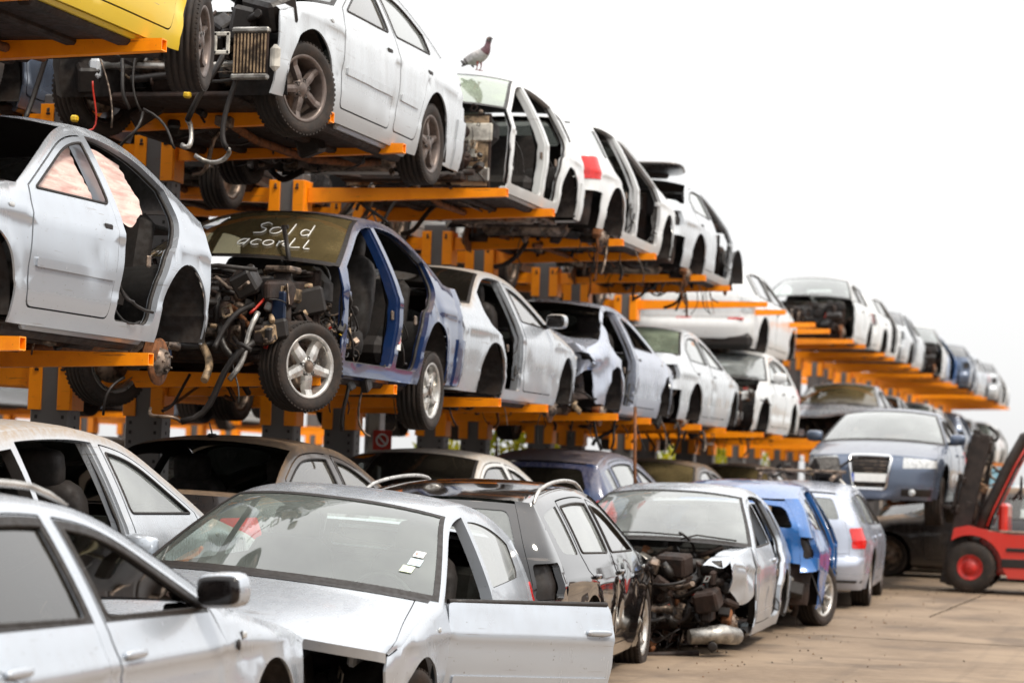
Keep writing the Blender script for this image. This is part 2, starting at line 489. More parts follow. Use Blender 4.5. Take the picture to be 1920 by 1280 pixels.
class Shape:
    def __init__(s, sp):
        s.__dict__.update(sp)
        s.segs = [crs(sp['hood'], 8), crs(sp['main'], 10)] + ([crs(sp['trunk'], 4)] if sp['trunk'] else [])
        s.n3 = []
        for g in s.segs: s.n3 += g if not s.n3 else g[1:]
        s.dtt = smooth_tab(sp['dt'], 5); s.dseed = 0; s.dents = []
        s.dnt = smooth_tab([(.15, .26), (.3, .34), (.5, .34), (.6, .32), (s.hood[0][1], .24)], 5)
        # arclength table of the superellipse that wraps nose and tail
        s.ne = 4.6; pts = []
        for k in range(401):
            f = (k / 400) * pi / 2
            pts.append((f, .8 * sin(f) ** (2 / s.ne), .38 * max(0, cos(f)) ** (2 / s.ne)))
        acc = [0.]
        for p, q in zip(pts, pts[1:]): acc.append(acc[-1] + sqrt((p[1] - q[1]) ** 2 + (p[2] - q[2]) ** 2))
        s.arc = [(a / acc[-1], p[0]) for a, p in zip(acc, pts)]; s.SG = 1.1
    def plan(s, x):
        t = abs(x) / 1.95
        return s.hw * (1 - (.085 if x > 0 else .06) * t ** 3.0)
    def W(s, x, z):
        if z <= .93: w = s.plan(x) * lerp_tab(S_TAB, z)
        else:
            d = z - .93
            w = s.plan(x) * .93 - (.46 * d + .22 * d * d)
        if z < .9:
            for xa in (s.xf, s.xr):
                r = sqrt((x - xa) ** 2 + (z - .32) ** 2)
                w += .018 * math.exp(-((r - s.ra) / .07) ** 2)
            w += .011 * (sstep(.735, .752, z) - sstep(.755, .86, z)) - .006 * (sstep(.40, .415, z) - sstep(.43, .60, z))
            w += .0048 * mnoise.noise(V((x * 2.3, z * 3.1, s.dseed * 7.3)))
            for (dx, dz, dr, dd) in s.dents: w -= dd * math.exp(-((x - dx) ** 2 + (z - dz) ** 2) / dr ** 2)
        return w
    def ztopx(s, x): return lerp_tab(s.n3, x)
    def slope(s, x): return (s.ztopx(x + .02) - s.ztopx(x - .02)) / .04
    def side(s, vs, off=0.):
        def M(x, z): return V((x, vs * (s.W(x, z) + off), z))
        def nf(x, z):
            e = .012
            wx = (s.W(x + e, z) - s.W(x - e, z)) / (2 * e); wz = (s.W(x, z + e) - s.W(x, z - e)) / (2 * e)
            n = V((-wx, 1, -wz)).normalized()
            sl = s.slope(x); d = (s.ztopx(x) - z) / sqrt(1 + sl * sl)
            if off > -.005 and d < .07:
                u = V((-sl, 0, 1)).normalized(); k = 1 - sstep(0, .07, d)
                n = n.lerp((n + u).normalized(), k).normalized()
            return V((n.x, n.y * vs, n.z))
        return M, nf
    def tail(s, off=0.):
        def M(g, z):
            q = max(-1., min(1., g / s.SG)); f = lerp_tab(s.arc, abs(q)); sg = 1 if q >= 0 else -1
            zz = z + s.crown * (1 - q * q) * max(0, min(1, (z - .55) / (s.ztop - .55)))
            d = lerp_tab(s.dtt, z)
            y = sg * (s.W(s.x0t, z) + off) * max(0, sin(f)) ** (2 / s.ne); x = s.x0t - (d + off) * max(0, cos(f)) ** (2 / s.ne)
            return V((x, y, zz))
        def nf(g, z):
            e = .02
            a = M(g + e, z) - M(g - e, z); b = M(g, z + e) - M(g, z - e)
            n = a.cross(b)
            if n.length < 1e-9: return V((-1, 0, 0))
            n.normalize()
            w = M(g, z) - V((s.x0t + .6, 0, .55))
            if n.dot(w) < 0: n = -n
            return n
        return M, nf
    def nose(s, off=0.):
        zt = s.hood[0][1]
        def M(g, z):
            q = max(-1., min(1., g / s.SG)); f = lerp_tab(s.arc, abs(q)); sg = 1 if q >= 0 else -1
            zz = z + .07 * (1 - q * q) * max(0, min(1, (z - .4) / (zt - .4)))
            d = lerp_tab(s.dnt, z)
            return V((s.x0n + (d + off) * max(0, cos(f)) ** (2 / 3.0), sg * (s.W(s.x0n, z) + off) * max(0, sin(f)) ** (2 / 3.4), zz))
        def nf(g, z):
            e = .02
            n = (M(g + e, z) - M(g - e, z)).cross(M(g, z + e) - M(g, z - e))
            if n.length < 1e-9: return V((1, 0, 0))
            n.normalize()
            if n.dot(M(g, z) - V((s.x0n - .6, 0, .45))) < 0: n = -n
            return n
        return M, nf
    # --- outline helpers
    def offn3(s, d, xa, xb):
        g = s.segs[1]; o = []
        for i, p in enumerate(g):
            a = g[max(0, i - 1)]; b = g[min(len(g) - 1, i + 1)]
            tx, tz = b[0] - a[0], b[1] - a[1]; l = sqrt(tx * tx + tz * tz)
            q = (p[0] - tz / l * d, p[1] + tx / l * d)
            if not o or q[0] < o[-1][0] - 1e-4: o.append(q)
        f = lambda x: lerp_tab(o, x)
        return [(xa, f(xa))] + [q for q in o if xb + .004 < q[0] < xa - .004] + [(xb, f(xb))]
    def offz(s, d, zlev):
        """x on the windscreen-pillar side where the offset curve reaches height zlev"""
        x = s.xc
        for k in range(200):
            x -= .01
            if s.offn3(d, x, x - .02)[0][1] >= zlev: return x
        return x
    def zb(s, x): return .935 - .012 * x
    def zbot(s, x):
        z = .19 if s.xr < x < s.xf else .22
        for xa in (s.xf, s.xr):
            if abs(x - xa) < s.ra: z = max(z, .32 + sqrt(s.ra ** 2 - (x - xa) ** 2))
        return z
    def bottom(s, xa, xb):
        """bottom edge from xa (rear) to xb (front)"""
        xs = {xa, xb}
        for c in (s.xf, s.xr):
            for k in range(25):
                xs.add(c + s.ra * cos(pi * k / 24) * .99999)
            xs.add(c + s.ra * 1.0001); xs.add(c - s.ra * 1.0001)
        return [(x, s.zbot(x)) for x in sorted(x for x in xs if xa <= x <= xb)]
    def aperF(s, g=0.):
        d = .055 + g; x0 = s.offz(d, .93)
        fr = s.xc - .11 - g
        top = s.offn3(d, x0, s.xB + g)
        ed = s.xB + g
        return [(fr, .28 + g), (fr + .03, .5), (fr + .015, .78), (x0 + .005, .915)] + top + [(ed - .01, .95), (ed, .62), (ed + .045, .28 + g)]
    def aperR(s, g=0.):
        d = .055 + g; xb = s.xB - .085 - g
        re = s.rwx + g
        top = s.offn3(d, xb, re)
        return [(xb + .045, .28 + g), (xb, .62), (xb - .01, .95)] + top + [(re - .03, .96), (re + .06, .85), (s.xr + .22 + g, .745), (s.xr + .355 + g, .55), (s.xr + .415 + g, .40), (s.xr + .44 + g, .28 + g)]
    def winF(s):
        d = .10; x0 = s.offz(d, s.zb(.6) + .012)
        top = s.offn3(d, x0, s.xB + .035)
        return top + [(s.xB + .03, s.zb(s.xB)), (x0 + .02, s.zb(x0))]
    def winR(s):
        xb = s.xB - .13
        top = s.offn3(.10, xb, s.rwx + .06)
        return top + [(s.rwx + .05, s.zb(s.rwx) + .01), (xb - .005, s.zb(xb))]
    def quarter(s):
        """window behind the doors of wagons and hatches"""
        if s.kind == 'hatch': xa, xb = s.xB - .10, s.x0t + .20
        elif s.kind == 'wagon': xa, xb = s.rwx - .07, s.x0t + .10
        elif s.kind == 'five': xa, xb = s.rwx - .06, s.x0t + .14
        else: return None
        top = s.offn3(.085, xa, xb)
        return top + [(xb + .02, s.zb(xb) + .05), (xb + .08, s.zb(xb) + .012), (xa - .005, s.zb(xa))]
    # --- top patches
    def seg_curve(s, xa, xb):
        """points on the left n3 line between xa and xb (front to rear) by v"""
        pts = [(xa, s.ztopx(xa))] + [p for p in s.n3 if xb + .002 < p[0] < xa - .002] + [(xb, s.ztopx(xb))]
        acc = [0.]
        for p, q in zip(pts, pts[1:]): acc.append(acc[-1] + sqrt((p[0] - q[0]) ** 2 + (p[1] - q[1]) ** 2))
        tab = [(a / acc[-1], i) for i, a in enumerate(acc)]
        def f(v):
            i = lerp_tab(tab, v); k = min(int(i), len(pts) - 2); t = i - k
            x = pts[k][0] + (pts[k + 1][0] - pts[k][0]) * t; z = pts[k][1] + (pts[k + 1][1] - pts[k][1]) * t
            return V((x, s.W(x, z), z))
        return f
    def cross(s, x, bx, bz):
        z = s.ztopx(x); w = s.W(x, z)
        return lambda u: V((x + bx * (1 - u * u), u * w, z + bz * (1 - abs(u) ** 2.4)))
    def coons(s, l, F, G):
        def P(u, v):
            a = l(v); lf = V((a.x, -a.y, a.z)); rt = a
            t = (u + 1) / 2
            f0, f1 = F(-1), F(1); g0, g1 = G(-1), G(1)
            return F(u) * (1 - v) + G(u) * v + lf * (1 - t) + rt * t - (f0 * ((1 - t) * (1 - v)) + f1 * (t * (1 - v)) + g0 * ((1 - t) * v) + g1 * (t * v))
        return P
    def patches(s):
        nz, _ = s.nose(); tl, _ = s.tail()
        zt = s.hood[0][1]
        Fn = lambda u: nz(u * s.SG, zt)
        cowl = s.cross(s.xc, .24, .045); rf = s.cross(s.xA, .19, .05); rr = s.cross(s.xR, -.12 if s.kind == 'sedan' else -.05, .055)
        d = {}
        d['hood'] = s.coons(s.seg_curve(s.x0n, s.xc), Fn, cowl)
        d['shield'] = s.coons(s.seg_curve(s.xc, s.xA), cowl, rf)
        if s.kind == 'sedan':
            bb = s.cross(s.xT, -.12, .03)
            d['roof'] = s.coons(s.seg_curve(s.xA, s.xR), rf, rr)
            d['back'] = s.coons(s.seg_curve(s.xR, s.xT), rr, bb)
            d['deck'] = s.coons(s.seg_curve(s.xT, s.x0t), bb, lambda u: tl(u * s.SG, s.ztop))
        else:
            d['roof'] = s.coons(s.seg_curve(s.xA, s.x0t + .002), rf, lambda u: tl(u * s.SG, s.ztop))
        return d

def edge_nf(u, v, n):
    k = sstep(.9, 1.0, abs(u * 2 - 1))
    if k:
        e = (n + V((0, .93 if u > .5 else -.93, .37))).normalized(); n = n.lerp(e, k).normalized()
    return n

STUB = dict(FIVE, x0t=-1.66, xR=-1.05, xT=-1.60, kind='sedan', rwx=-1.22, xB=-.24, main=[(.90, .93), (.45, 1.16), (.1, 1.32), (-.2, 1.39), (-.55, 1.40), (-.95, 1.33), (-1.3, 1.16), (-1.62, 1.0)], trunk=[(-1.62, 1.0), (-1.66, .99)], ztop=.99, hood=[(1.88, .72), (1.55, .81), (1.2, .88), (.90, .93)], dt=[(.2, .12), (.5, .14), (.99, .10)])
SHAPES = {'stub': Shape(STUB), 'sedan': Shape(SEDAN), 'wagon': Shape(WAGON), 'hatch': Shape(HATCH), 'five': Shape(FIVE)}

# ------------------------------------------------------------------ wheels
MESH = {}
def link(me, name, parent, loc=(0, 0, 0), rot=(0, 0, 0), scale=(1, 1, 1)):
    o = bpy.data.objects.new(name, me); COL.objects.link(o); o.parent = parent; o.location = loc; o.rotation_euler = rot; o.scale = scale
    return o

def tyre_mesh():
    if 'tyre' in MESH: return MESH['tyre']
    mb = MB()
    pr = [(-.092, .222), (-.104, .245), (-.110, .275), (-.104, .298), (-.090, .310)]
    for y in (-.062, -.022, .022, .062):
        pr += [(y - .006, .3165), (y - .005, .308), (y + .005, .308), (y + .006, .3165)]
    pr += [(.090, .310), (.104, .298), (.110, .275), (.104, .245), (.092, .222)]
    mb.lathe(pr, RUB, 56)
    # shoulder tread blocks
    for k in range(56):
        a = 2 * pi * k / 56
        for sg in (-1, 1):
            mb.box((cos(a) * .3065, sg * .086, sin(a) * .3065), (.010, .030, .019), RUB, (0, -a, 0))
    o = mb.build('tyre'); MESH['tyre'] = o.data; bpy.data.objects.remove(o)
    return MESH['tyre']

def rim_mesh(kind):
    if kind in MESH: return MESH[kind]
    mb = MB()
    mt = {'five_silver': RIM_S, 'five_grey': RIM_D, 'multi': RIM_S, 'steel': STEEL}[kind]
    mb.lathe([(-.092, .224), (-.08, .205), (.06, .200), (.082, .208), (.094, .226), (.098, .222), (.090, .203), (.075, .196), (.0, .190), (-.085, .190)], mt, 48)
    mb.lathe([(-.05, .0), (-.05, .15), (-.03, .15), (-.03, 0)], STEEL, 24)       # brake disc seen through the spokes
    ns = {'five_silver': 5, 'five_grey': 5, 'multi': 9, 'steel': 0}[kind]
    w0, w1 = {'five_silver': (.044, .030), 'five_grey': (.030, .024), 'multi': (.017, .02), 'steel': (0, 0)}[kind]
    for k in range(ns):
        a = 2 * pi * k / ns + .31
        ca, sa = cos(a), sin(a)
        sec = []
        for (r, w, y) in ((.035, w0 * .9, .072), (.10, w0, .070), (.16, (w0 + w1) / 2, .062), (.200, w1 * 1.25, .074)):
            ring = []
            for (q, dy) in ((-1.05, -.03), (-.8, .004), (0, .009), (.8, .004), (1.05, -.03)):
                ring.append(mb.vert((ca * r - sa * q * w, y + dy, sa * r + ca * q * w)))
            sec.append(ring)
        for A, B in zip(sec, sec[1:]):
            for i in range(4): mb.face((A[i], B[i], B[i + 1], A[i + 1]), mt, 'flat')
    if kind == 'steel':
        mb.lathe([(.05, .20), (.035, .17), (.06, .12), (.055, .06), (.075, .05), (.075, 0)], mt, 32)
    else:
        mb.lathe([(.045, .075), (.078, .066), (.082, .045)], mt, 24); mb.lathe([(.080, .045), (.088, .036), (.090, 0)], STEEL if kind != 'five_grey' else mt, 20)
        for k in range(5):
            a = 2 * pi * k / 5 + .31 + .63
            mb.lathe([(.060, .016), (.083, .015), (.083, .010), (.065, .008), (.065, 0)], BLK, 8, (cos(a) * .055, 0, sin(a) * .055))
    o = mb.build(kind); MESH[kind] = o.data; bpy.data.objects.remove(o)
    return MESH[kind]

def hub_mesh():
    if 'hub' in MESH: return MESH['hub']
    mb = MB()
    mb.lathe([(-.03, 0), (-.03, .142), (-.012, .145), (-.012, .09), (-.005, .085), (.03, .075), (.032, .03), (.045, .028), (.045, 0)], RUST, 28,
             mats=[RUST, RUST, RUST, STEEL, STEEL, STEEL, STEEL, STEEL])
    for k in range(5):
        a = 2 * pi * k / 5; mb.tube([(cos(a) * .056, .028, sin(a) * .056), (cos(a) * .056, .052, sin(a) * .056)], .007, STEEL)
    mb.bbox((.10, -.03, .06), (.07, .09, .13), RUST, .015, (0, -.5, 0))
    mb.tube([(0, -.04, 0), (0, -.22, 0)], .045, UND, 10)
    o = mb.build('brake_disc'); MESH['hub'] = o.data; bpy.data.objects.remove(o)
    return MESH['hub']

def add_wheel(parent, kind, loc, side, steer=0., roll=0., camber=0., spin=0., sc=1.):
    """a wheel with tyre and rim; side +1 faces +y"""
    w = bpy.data.objects.new('wheel', None); COL.objects.link(w); w.parent = parent
    w.location = loc; w.rotation_euler = (camber * side, 0, steer + (0 if side > 0 else pi)); w.scale = (sc, sc, sc)
    link(tyre_mesh(), 'tyre', w); link(rim_mesh(kind), 'rim', w, rot=(0, spin, 0))
    return w

# ------------------------------------------------------------------ junk: stripped engine bays, firewalls, hanging looms
JM = [BLK] * 8 + [UND] * 7 + [WIRE] * 4 + [STEEL, STEEL, BEIGE, BEIGE, ALU, RUST]
DARKM = (BLK, UND, WIRE)
def hose(mb, rng, a, b, r, mat, sag=.15, seg=5, k=7):
    a, b = V(a), V(b); m1 = a.lerp(b, .33) + V((rng.uniform(-1, 1), rng.uniform(-1, 1), rng.uniform(-1.2, .6))) * sag
    m2 = a.lerp(b, .66) + V((rng.uniform(-1, 1), rng.uniform(-1, 1), rng.uniform(-1.2, .6))) * sag
    pts = []
    for i in range(k + 1):
        t = i / k
        pts.append(a * (1 - t) ** 3 + m1 * 3 * t * (1 - t) ** 2 + m2 * 3 * t * t * (1 - t) + b * t ** 3)
    mb.tube(pts, r, mat, seg)

def junk(mb, rng, lo, hi, n, wires=20, mats=None, big=.22, colour=.04):
    mats = mats or JM
    R = lambda: V([rng.uniform(a, b) for a, b in zip(lo, hi)])
    for i in range(n):
        c = R(); mt = rng.choice(mats); k = rng.random(); s = rng.uniform(.03, big) * (.5 + rng.random() * .7)
        if mt not in DARKM: s *= .6
        rot = (rng.gauss(0, .35), rng.gauss(0, .35), rng.gauss(0, .5))
        if rng.random() < colour: mt = rng.choice((RED, YEL, YEL, GRN)); s *= .35
        if k < .42: mb.bbox(c, (s, s * rng.uniform(.4, 1.3), s * rng.uniform(.3, 1.1)), mt, s * .1, rot)
        elif k < .60:
            Rm = Euler((rng.uniform(0, 3), rng.uniform(0, 3), 0)).to_matrix()
            mb.tube([c - Rm @ V((0, 0, s * .5)), c - Rm @ V((0, 0, s * .1)), c + Rm @ V((0, 0, s * .1)), c + Rm @ V((0, 0, s * .5))], [s * .25, s * .33, s * .30, s * .22], mt, 10)
        elif k < .74:   # bent bracket with a hole in it
            Rm = Euler(rot).to_matrix(); w = s * .7
            for q in ((-1, 0), (1, 0), (0, -1), (0, 1)):
                mb.box(c + Rm @ V((0, q[0] * w * .4, q[1] * w * .5)), (.006, w * .22 if q[0] else w, w * 1.2 if q[0] else w * .22), mt, Rm)
        elif k < .84:
            mb.lathe([(-s * .1, 0), (-s * .1, s * .4), (s * .1, s * .4), (s * .08, s * .25), (s * .12, s * .1), (s * .12, 0)], mt, 14, c, rng.choice('xyz'))
        else:
            hose(mb, rng, c, c + V((rng.uniform(-.3, .3), rng.uniform(-.35, .35), rng.uniform(-.3, .2))), rng.uniform(.008, .028), mt, .12, 7)
    for i in range(wires):
        a = R(); b = R(); b = a.lerp(b, rng.uniform(.3, .8))
        hose(mb, rng, a, b, rng.uniform(.003, .009), rng.choice((WIRE, WIRE, WIRE, BLK, STEEL, BEIGE)), .12, 4, 8)

def radiator(mb, c, w, h, mat=BEIGE):
    mb.bbox(c, (.03, w, h), UND, .005)
    n = int(w / .022)
    for i in range(n):
        mb.box((c[0] + .018, c[1] - w / 2 + (i + .5) * w / n, c[2]), (.012, .009, h * .94), mat)
    for z in (-1, 1): mb.bbox((c[0] + .005, c[1], c[2] + z * (h / 2 + .015)), (.05, w + .02, .035), ALU, .01)

def engine(mb, rng, c=(1.38, .02, .55)):
    """an engine with cover, manifold runners, belts, battery, tanks and hoses"""
    x, y, z = c
    mb.pillow((x, y, z - .10), (.50, .54, .42), UND, None, .35); mb.pillow((x - .02, y, z + .15), (.34, .46, .10), BLK, (0, .08, 0), .35)
    for k in range(4):
        yy = y - .18 + .12 * k
        mb.tube([(x + .10, yy, z + .10), (x + .24, yy, z + .13), (x + .30, yy + .01, z + .02), (x + .27, yy, z - .12)], .022, STEEL if rng.random() < .5 else BLK, 8)
        mb.bbox((x - .02, yy, z + .205), (.20, .05, .02), BLK, .006)
    mb.tube([(x + .28, y - .26, z - .13), (x + .28, y + .26, z - .13)], .04, STEEL, 10)
    for (py, pz, r) in ((y + .30, z - .16, .085), (y + .30, z + .02, .055), (y + .30, z + .12, .04)):
        mb.lathe([(-.02, 0), (-.02, r), (.0, r * .9), (.02, r), (.025, r * .5), (.025, 0)], STEEL, 18, (x + .16, py, pz), 'x')
    mb.lathe([(-.08, 0), (-.08, .06), (-.06, .075), (.05, .075), (.07, .05), (.09, .03), (.09, 0)], ALU, 18, (x + .22, y - .30, z - .08), 'x')
    mb.bbox((x - .08, y + .50, z + .15), (.26, .18, .19), BLK, .012)
    for q, m_ in ((-.06, RED), (.06, STEEL)): mb.bbox((x - .08 + q, y + .50, z + .26), (.035, .04, .03), m_, .006)
    mb.pillow((x + .12, y - .52, z + .14), (.20, .15, .18), BEIGE, (0, 0, .2), .5); mb.tube([(x + .12, y - .52, z + .23), (x + .12, y - .52, z + .27)], .035, BLK, 12)
    mb.pillow((x - .18, y + .10, z + .20), (.20, .70, .12), BLK, (.1, 0, .05), .5)
    for a, b, r, m_ in (((x + .12, y - .45, z + .1), (x + .3, y - .1, z + .1), .018, BLK), ((x + .3, y + .2, z - .2), (x + .40, y - .3, z - .22), .026, BLK), ((x - .1, y + .4, z + .2), (x + .25, y + .2, z + .16), .02, BLK), ((x - .08, y + .56, z + .27), (x + .2, y + .4, z), .010, RED), ((x, y - .4, z + .2), (x + .2, y + .3, z + .2), .008, STEEL)):
        hose(mb, rng, a, b, r, m_, .10, 7, 9)

def front_frame(mb, x, mat, rng):
    """radiator support with lamp brackets"""
    mb.tube([(x, -.62, .70), (x + .02, 0, .74), (x, .62, .70)], .022, mat, 6); mb.bbox((x, 0, .30), (.05, 1.2, .06), mat, .01)
    for y in (-.60, -.32, .32, .60): mb.bbox((x, y, .51), (.035, .035 if abs(y) > .5 else .02, .40), mat, .006)
    mb.bbox((x + .07, 0, .42), (.05, 1.1, .09), ALU, .012)
    for y in (-.45, .45): mb.bbox((x - .12, y, .42), (.34, .08, .10), mat, .012)
    mb.bbox((x - .06, 0, .50), (.03, .60, .36), UND, .006)
    for k in range(14): mb.box((x - .04, -.28 + k * .043, .50), (.006, .012, .34), BEIGE)

# ------------------------------------------------------------------ a whole car
def thing(name, label, cat, loc=(0, 0, 0), rot=(0, 0, 0), group=None, scale=1.):
    o = bpy.data.objects.new(name, None); COL.objects.link(o); o.location = loc; o.rotation_euler = rot; o.scale = scale if isinstance(scale, tuple) else (scale,) * 3
    o.empty_display_size = .2
    o['label'] = label; o['category'] = cat
    if group: o['group'] = group
    return o

def tag(o, label, cat, group=None):
    o['label'] = label; o['category'] = cat
    if group: o['group'] = group
    return o

def car(label, loc, yaw, shape='sedan', vis=1, col='silver', nodoor='', doors=True, openF=0., noglass='', hood=True, shield=None, cut=None, full_nose=False,
        wheels=('five_silver', 'five_silver'), farw=('five_silver', 'five_silver'), hubs='', tail='full', bay=0, step=.075, deform=None, moulding=False, handle='bar',
        rails=False, antenna=False, glassF=None, glassR=None, rear_glass=None, mirror=False, seed=1, pitch=0., roll=0., scale=1., group=None, name='scrap_car',
        steer=0., drop=(0., 0.), seats=True, lamp=True, gapblack=True, category='car', interior=True, bumperR=True, exhaust=True, quarter_glass=True, roof_missing=False, mirror_far=False, tailmat=None, gate=True, wipers=True, plate=True, frame=True, lampmat=None, tatters=0, blackframe=False, liner=False):
    S = SHAPES[shape]; rng = random.Random(seed)
    r0 = random.Random(seed + 999); S.dseed = seed; S.dents = [(r0.uniform(-1.6, 1.6), r0.uniform(.35, .8), r0.uniform(.05, .14), r0.uniform(.005, .019)) for _ in range(8)]
    root = thing(name, label, category, loc, (roll, pitch, yaw), group, scale)
    PT = PAINTS[col]; JB = PAINTS_J[col]
    dn = max(.05, step)
    def B(mb, nm, par=root):
        if mb.empty(): return None
        return mb.build(nm, par, deform)
    M, nf = S.side(vis)
    Mfar, nffar = S.side(-vis)
    Min, nfin = S.side(vis, -.022)
    Mgl, nfgl = S.side(vis, -.010)
    aF = roundc(S.aperF(), .05); hasR = shape != 'hatch'
    aR = roundc(S.aperR(), .05) if hasR else None
    q = S.quarter(); q = roundc(q, .04) if q else None
    xn = cut if cut is not None else S.x0n
    # ---- body shell
    mb = MB()
    top = [(xn, S.ztopx(xn))] + [p for p in S.n3 if S.x0t + .002 < p[0] < xn - .004] + [(S.x0t, S.ztop)]
    bot = S.bottom(S.x0t, xn)
    if cut is not None:
        zt, zb_ = S.ztopx(xn), S.zbot(xn); jag = []
        k = max(2, int((zt - zb_) / .07))
        for i in range(1, k): jag.append((xn + rng.uniform(-.035, .02), zb_ + (zt - zb_) * i / k))
        outer = top + bot + jag
    else: outer = top + bot
    holes = []; hm = []
    for h, k_ in ((aF, 'F'), (aR, 'R')):
        if h and max(p[0] for p in h) < xn: holes.append(h); hm.append(JB if k_ in nodoor or (k_ == 'F' and openF) else SEAL)
    if q: holes.append(q); hm.append(SEAL)
    ol = outer
    if holes == [] or (cut is not None and cut < max(p[0] for p in aF)):
        # the front door opening is open to the cut end: keep only sill, roof rail and what lies behind
        fx = min(cut, S.xc - .13)
        pass
    chart(mb, ol, holes, dn, M, nf, PT, .012, JB, .075, hm)
    # far side in one piece
    wF, wR = S.winF(), (S.winR() if hasR else None)
    chart(mb, ol, [roundc(h, .04) for h in (wF, wR, q) if h], max(.12, dn), Mfar, nffar, PT)
    # B pillar
    if hasR:
        xb = S.xB
        pil = [(xb - .02, .26), (xb - .03, .62), (xb - .04, .95)] + [(xb - .03, S.offn3(.04, xb + .1, xb - .2)[0][1] - .005)]
        zt = S.offn3(.045, xb + .02, xb - .10)
        pil = [(xb + .065, .27), (xb + .02, .62), (xb + .012, .95), zt[0], zt[-1], (xb - .10, .95), (xb - .10, .62), (xb - .07, .27)]
        chart(mb, pil, [], dn, Min, nfin, JB if nodoor else SEAL, .07, JB)
    P = S.patches()
    nv = 10 if step < .1 else 5; nu = 18 if step < .1 else 8
    # fender tops
    v0 = 0. if cut is None else max(0., min(1., (S.x0n - cut) / (S.x0n - S.xc)))
    hp = P['hood']
    if v0 < .98:
        for a, b in ((-1., -.87), (.87, 1.)):
            mb.grid(lambda u, v: hp(a + (b - a) * u, v0 + (1 - v0) * v), 3, nv, PT, (0, 0, 1),
                    lambda u, v, n: (n.lerp((n + V((0, .93 if b > .9 else -.93, .37))).normalized(), sstep(0, 1, u if b > .9 else 1 - u)).normalized()))
    if not roof_missing: pass
    # tail corners of the shell
    Mt, nt_ = S.tail()
    SGm = S.SG
    zlo = .57 if bumperR else .24
    gw = .62 if S.kind == 'sedan' else .66
    gate_poly = [(-gw, .62), (gw, .62), (gw, S.ztop - (.0 if S.kind == 'sedan' else .015)), (-gw, S.ztop - (.0 if S.kind == 'sedan' else .015))]
    lampz = (.68, .87) if S.kind == 'sedan' else (.68, .92)
    lw = (.64, .97) if S.kind == 'sedan' else (.685, .98)
    lamps = [roundc([(sg * lw[0], lampz[0]), (sg * lw[1], lampz[0] + .01), (sg * lw[1], lampz[1]), (sg * lw[0], lampz[1] - .02)], .03) for sg in (-1, 1)]
    ts = min(.07, dn) if step < .1 else .11
    if tail != 'none':
        for sg in (-1, 1):
            l = lamps[0 if sg < 0 else 1]
            chart(mb, [(sg * gw, .57), (sg * SGm, .57), (sg * SGm, S.ztop), (sg * gw, S.ztop)], [l], ts, Mt, nt_, PT, 0, JB, .05)
        if bumperR: chart(mb, [(-gw, .55), (gw, .55), (gw, .62), (-gw, .62)], [], ts, Mt, nt_, PT)
        else:
            Mi, ni = S.tail(-.09); chart(mb, [(-1.02, .24), (1.02, .24), (1.02, .66), (-1.02, .66)], [], ts, Mi, ni, UND)
        # dark bowls behind the lamp openings
        for l in lamps:
            Mi, ni = S.tail(-.06); chart(mb, l, [], .08, Mi, ni, BLK)
    body = B(mb, 'body')
    # ---- roof
    mb = MB(); rp = P['roof']
    mb.grid(lambda u, v: rp(u * 2 - 1, v), nu, nv, PT, (0, 0, 1), edge_nf)
    if antenna:
        c = rp(0, .9); mb.bbox(c + V((0, 0, .012)), (.10, .045, .03), BLK, .012); mb.tube([c + V((0, 0, .02)), c + V((-.06, 0, .10))], .006, STEEL)
    B(mb, 'roof')
    if rails:
        for sg in (-1, 1):
            mb = MB(); pts = [rp(sg * .93, v) + V((0, 0, .010 + .036 * min(1, 8 * v, 8 * (1 - v)))) for v in [k / 14 for k in range(15)]]
            mb.tube(pts, [.006] + [.014] * 13 + [.006], RIM_S, 8); B(mb, 'roof_rail')
    # ---- glass
    def glazed(patch, mat, nm, par=root, frit=True, u1=.985, v1=(.02, .98), interior_hole=None):
        mb = MB(); p = P[patch]
        up = (lambda q: V((1, 0, .6))) if patch == 'shield' else (lambda q: V((-1, 0, .8)))
        mb.grid(lambda u, v: p((u * 2 - 1) * u1, v1[0] + (v1[1] - v1[0]) * v), nu, nv, mat, up)
        if frit:
            f = .002
            def bar(ua, ub, va, vb, k1, k2):
                mb.grid(lambda u, v: p(ua + (ub - ua) * u, va + (vb - va) * v) + V((.003 if patch == 'shield' else -.003, 0, .003)), k1, k2, SEAL, up)
            bar(-1, -.962, 0, 1, 1, nv); bar(.962, 1, 0, 1, 1, nv); bar(-.962, .962, 0, .05 if patch == 'shield' else .035, nu, 1); bar(-.962, .962, .955, 1., nu, 1)
        return B(mb, nm, par)
    sm = shield or G_SHIELD
    if 'W' not in noglass: glazed('shield', sm, 'windshield')
    if S.kind == 'sedan' and 'B' not in noglass: glazed('back', rear_glass or G_DARK, 'rear_window')
    # ---- hood
    if hood:
        mb = MB()
        mb.grid(lambda u, v: hp(-.862 + 1.724 * u, (.0 if cut is None else max(0, v0 - .12)) + (.93 - (0 if cut is None else max(0, v0 - .12))) * v), nu, nv, PT, (0, 0, 1))
        # turned-down leading edge
        va = 0. if cut is None else max(0, v0 - .12)
        mb.grid(lambda u, v: hp(-.862 + 1.724 * u, va) + V((-.02 * v, 0, -.05 * v)), nu, 1, JB, (1, 0, 0))
        B(mb, 'hood')
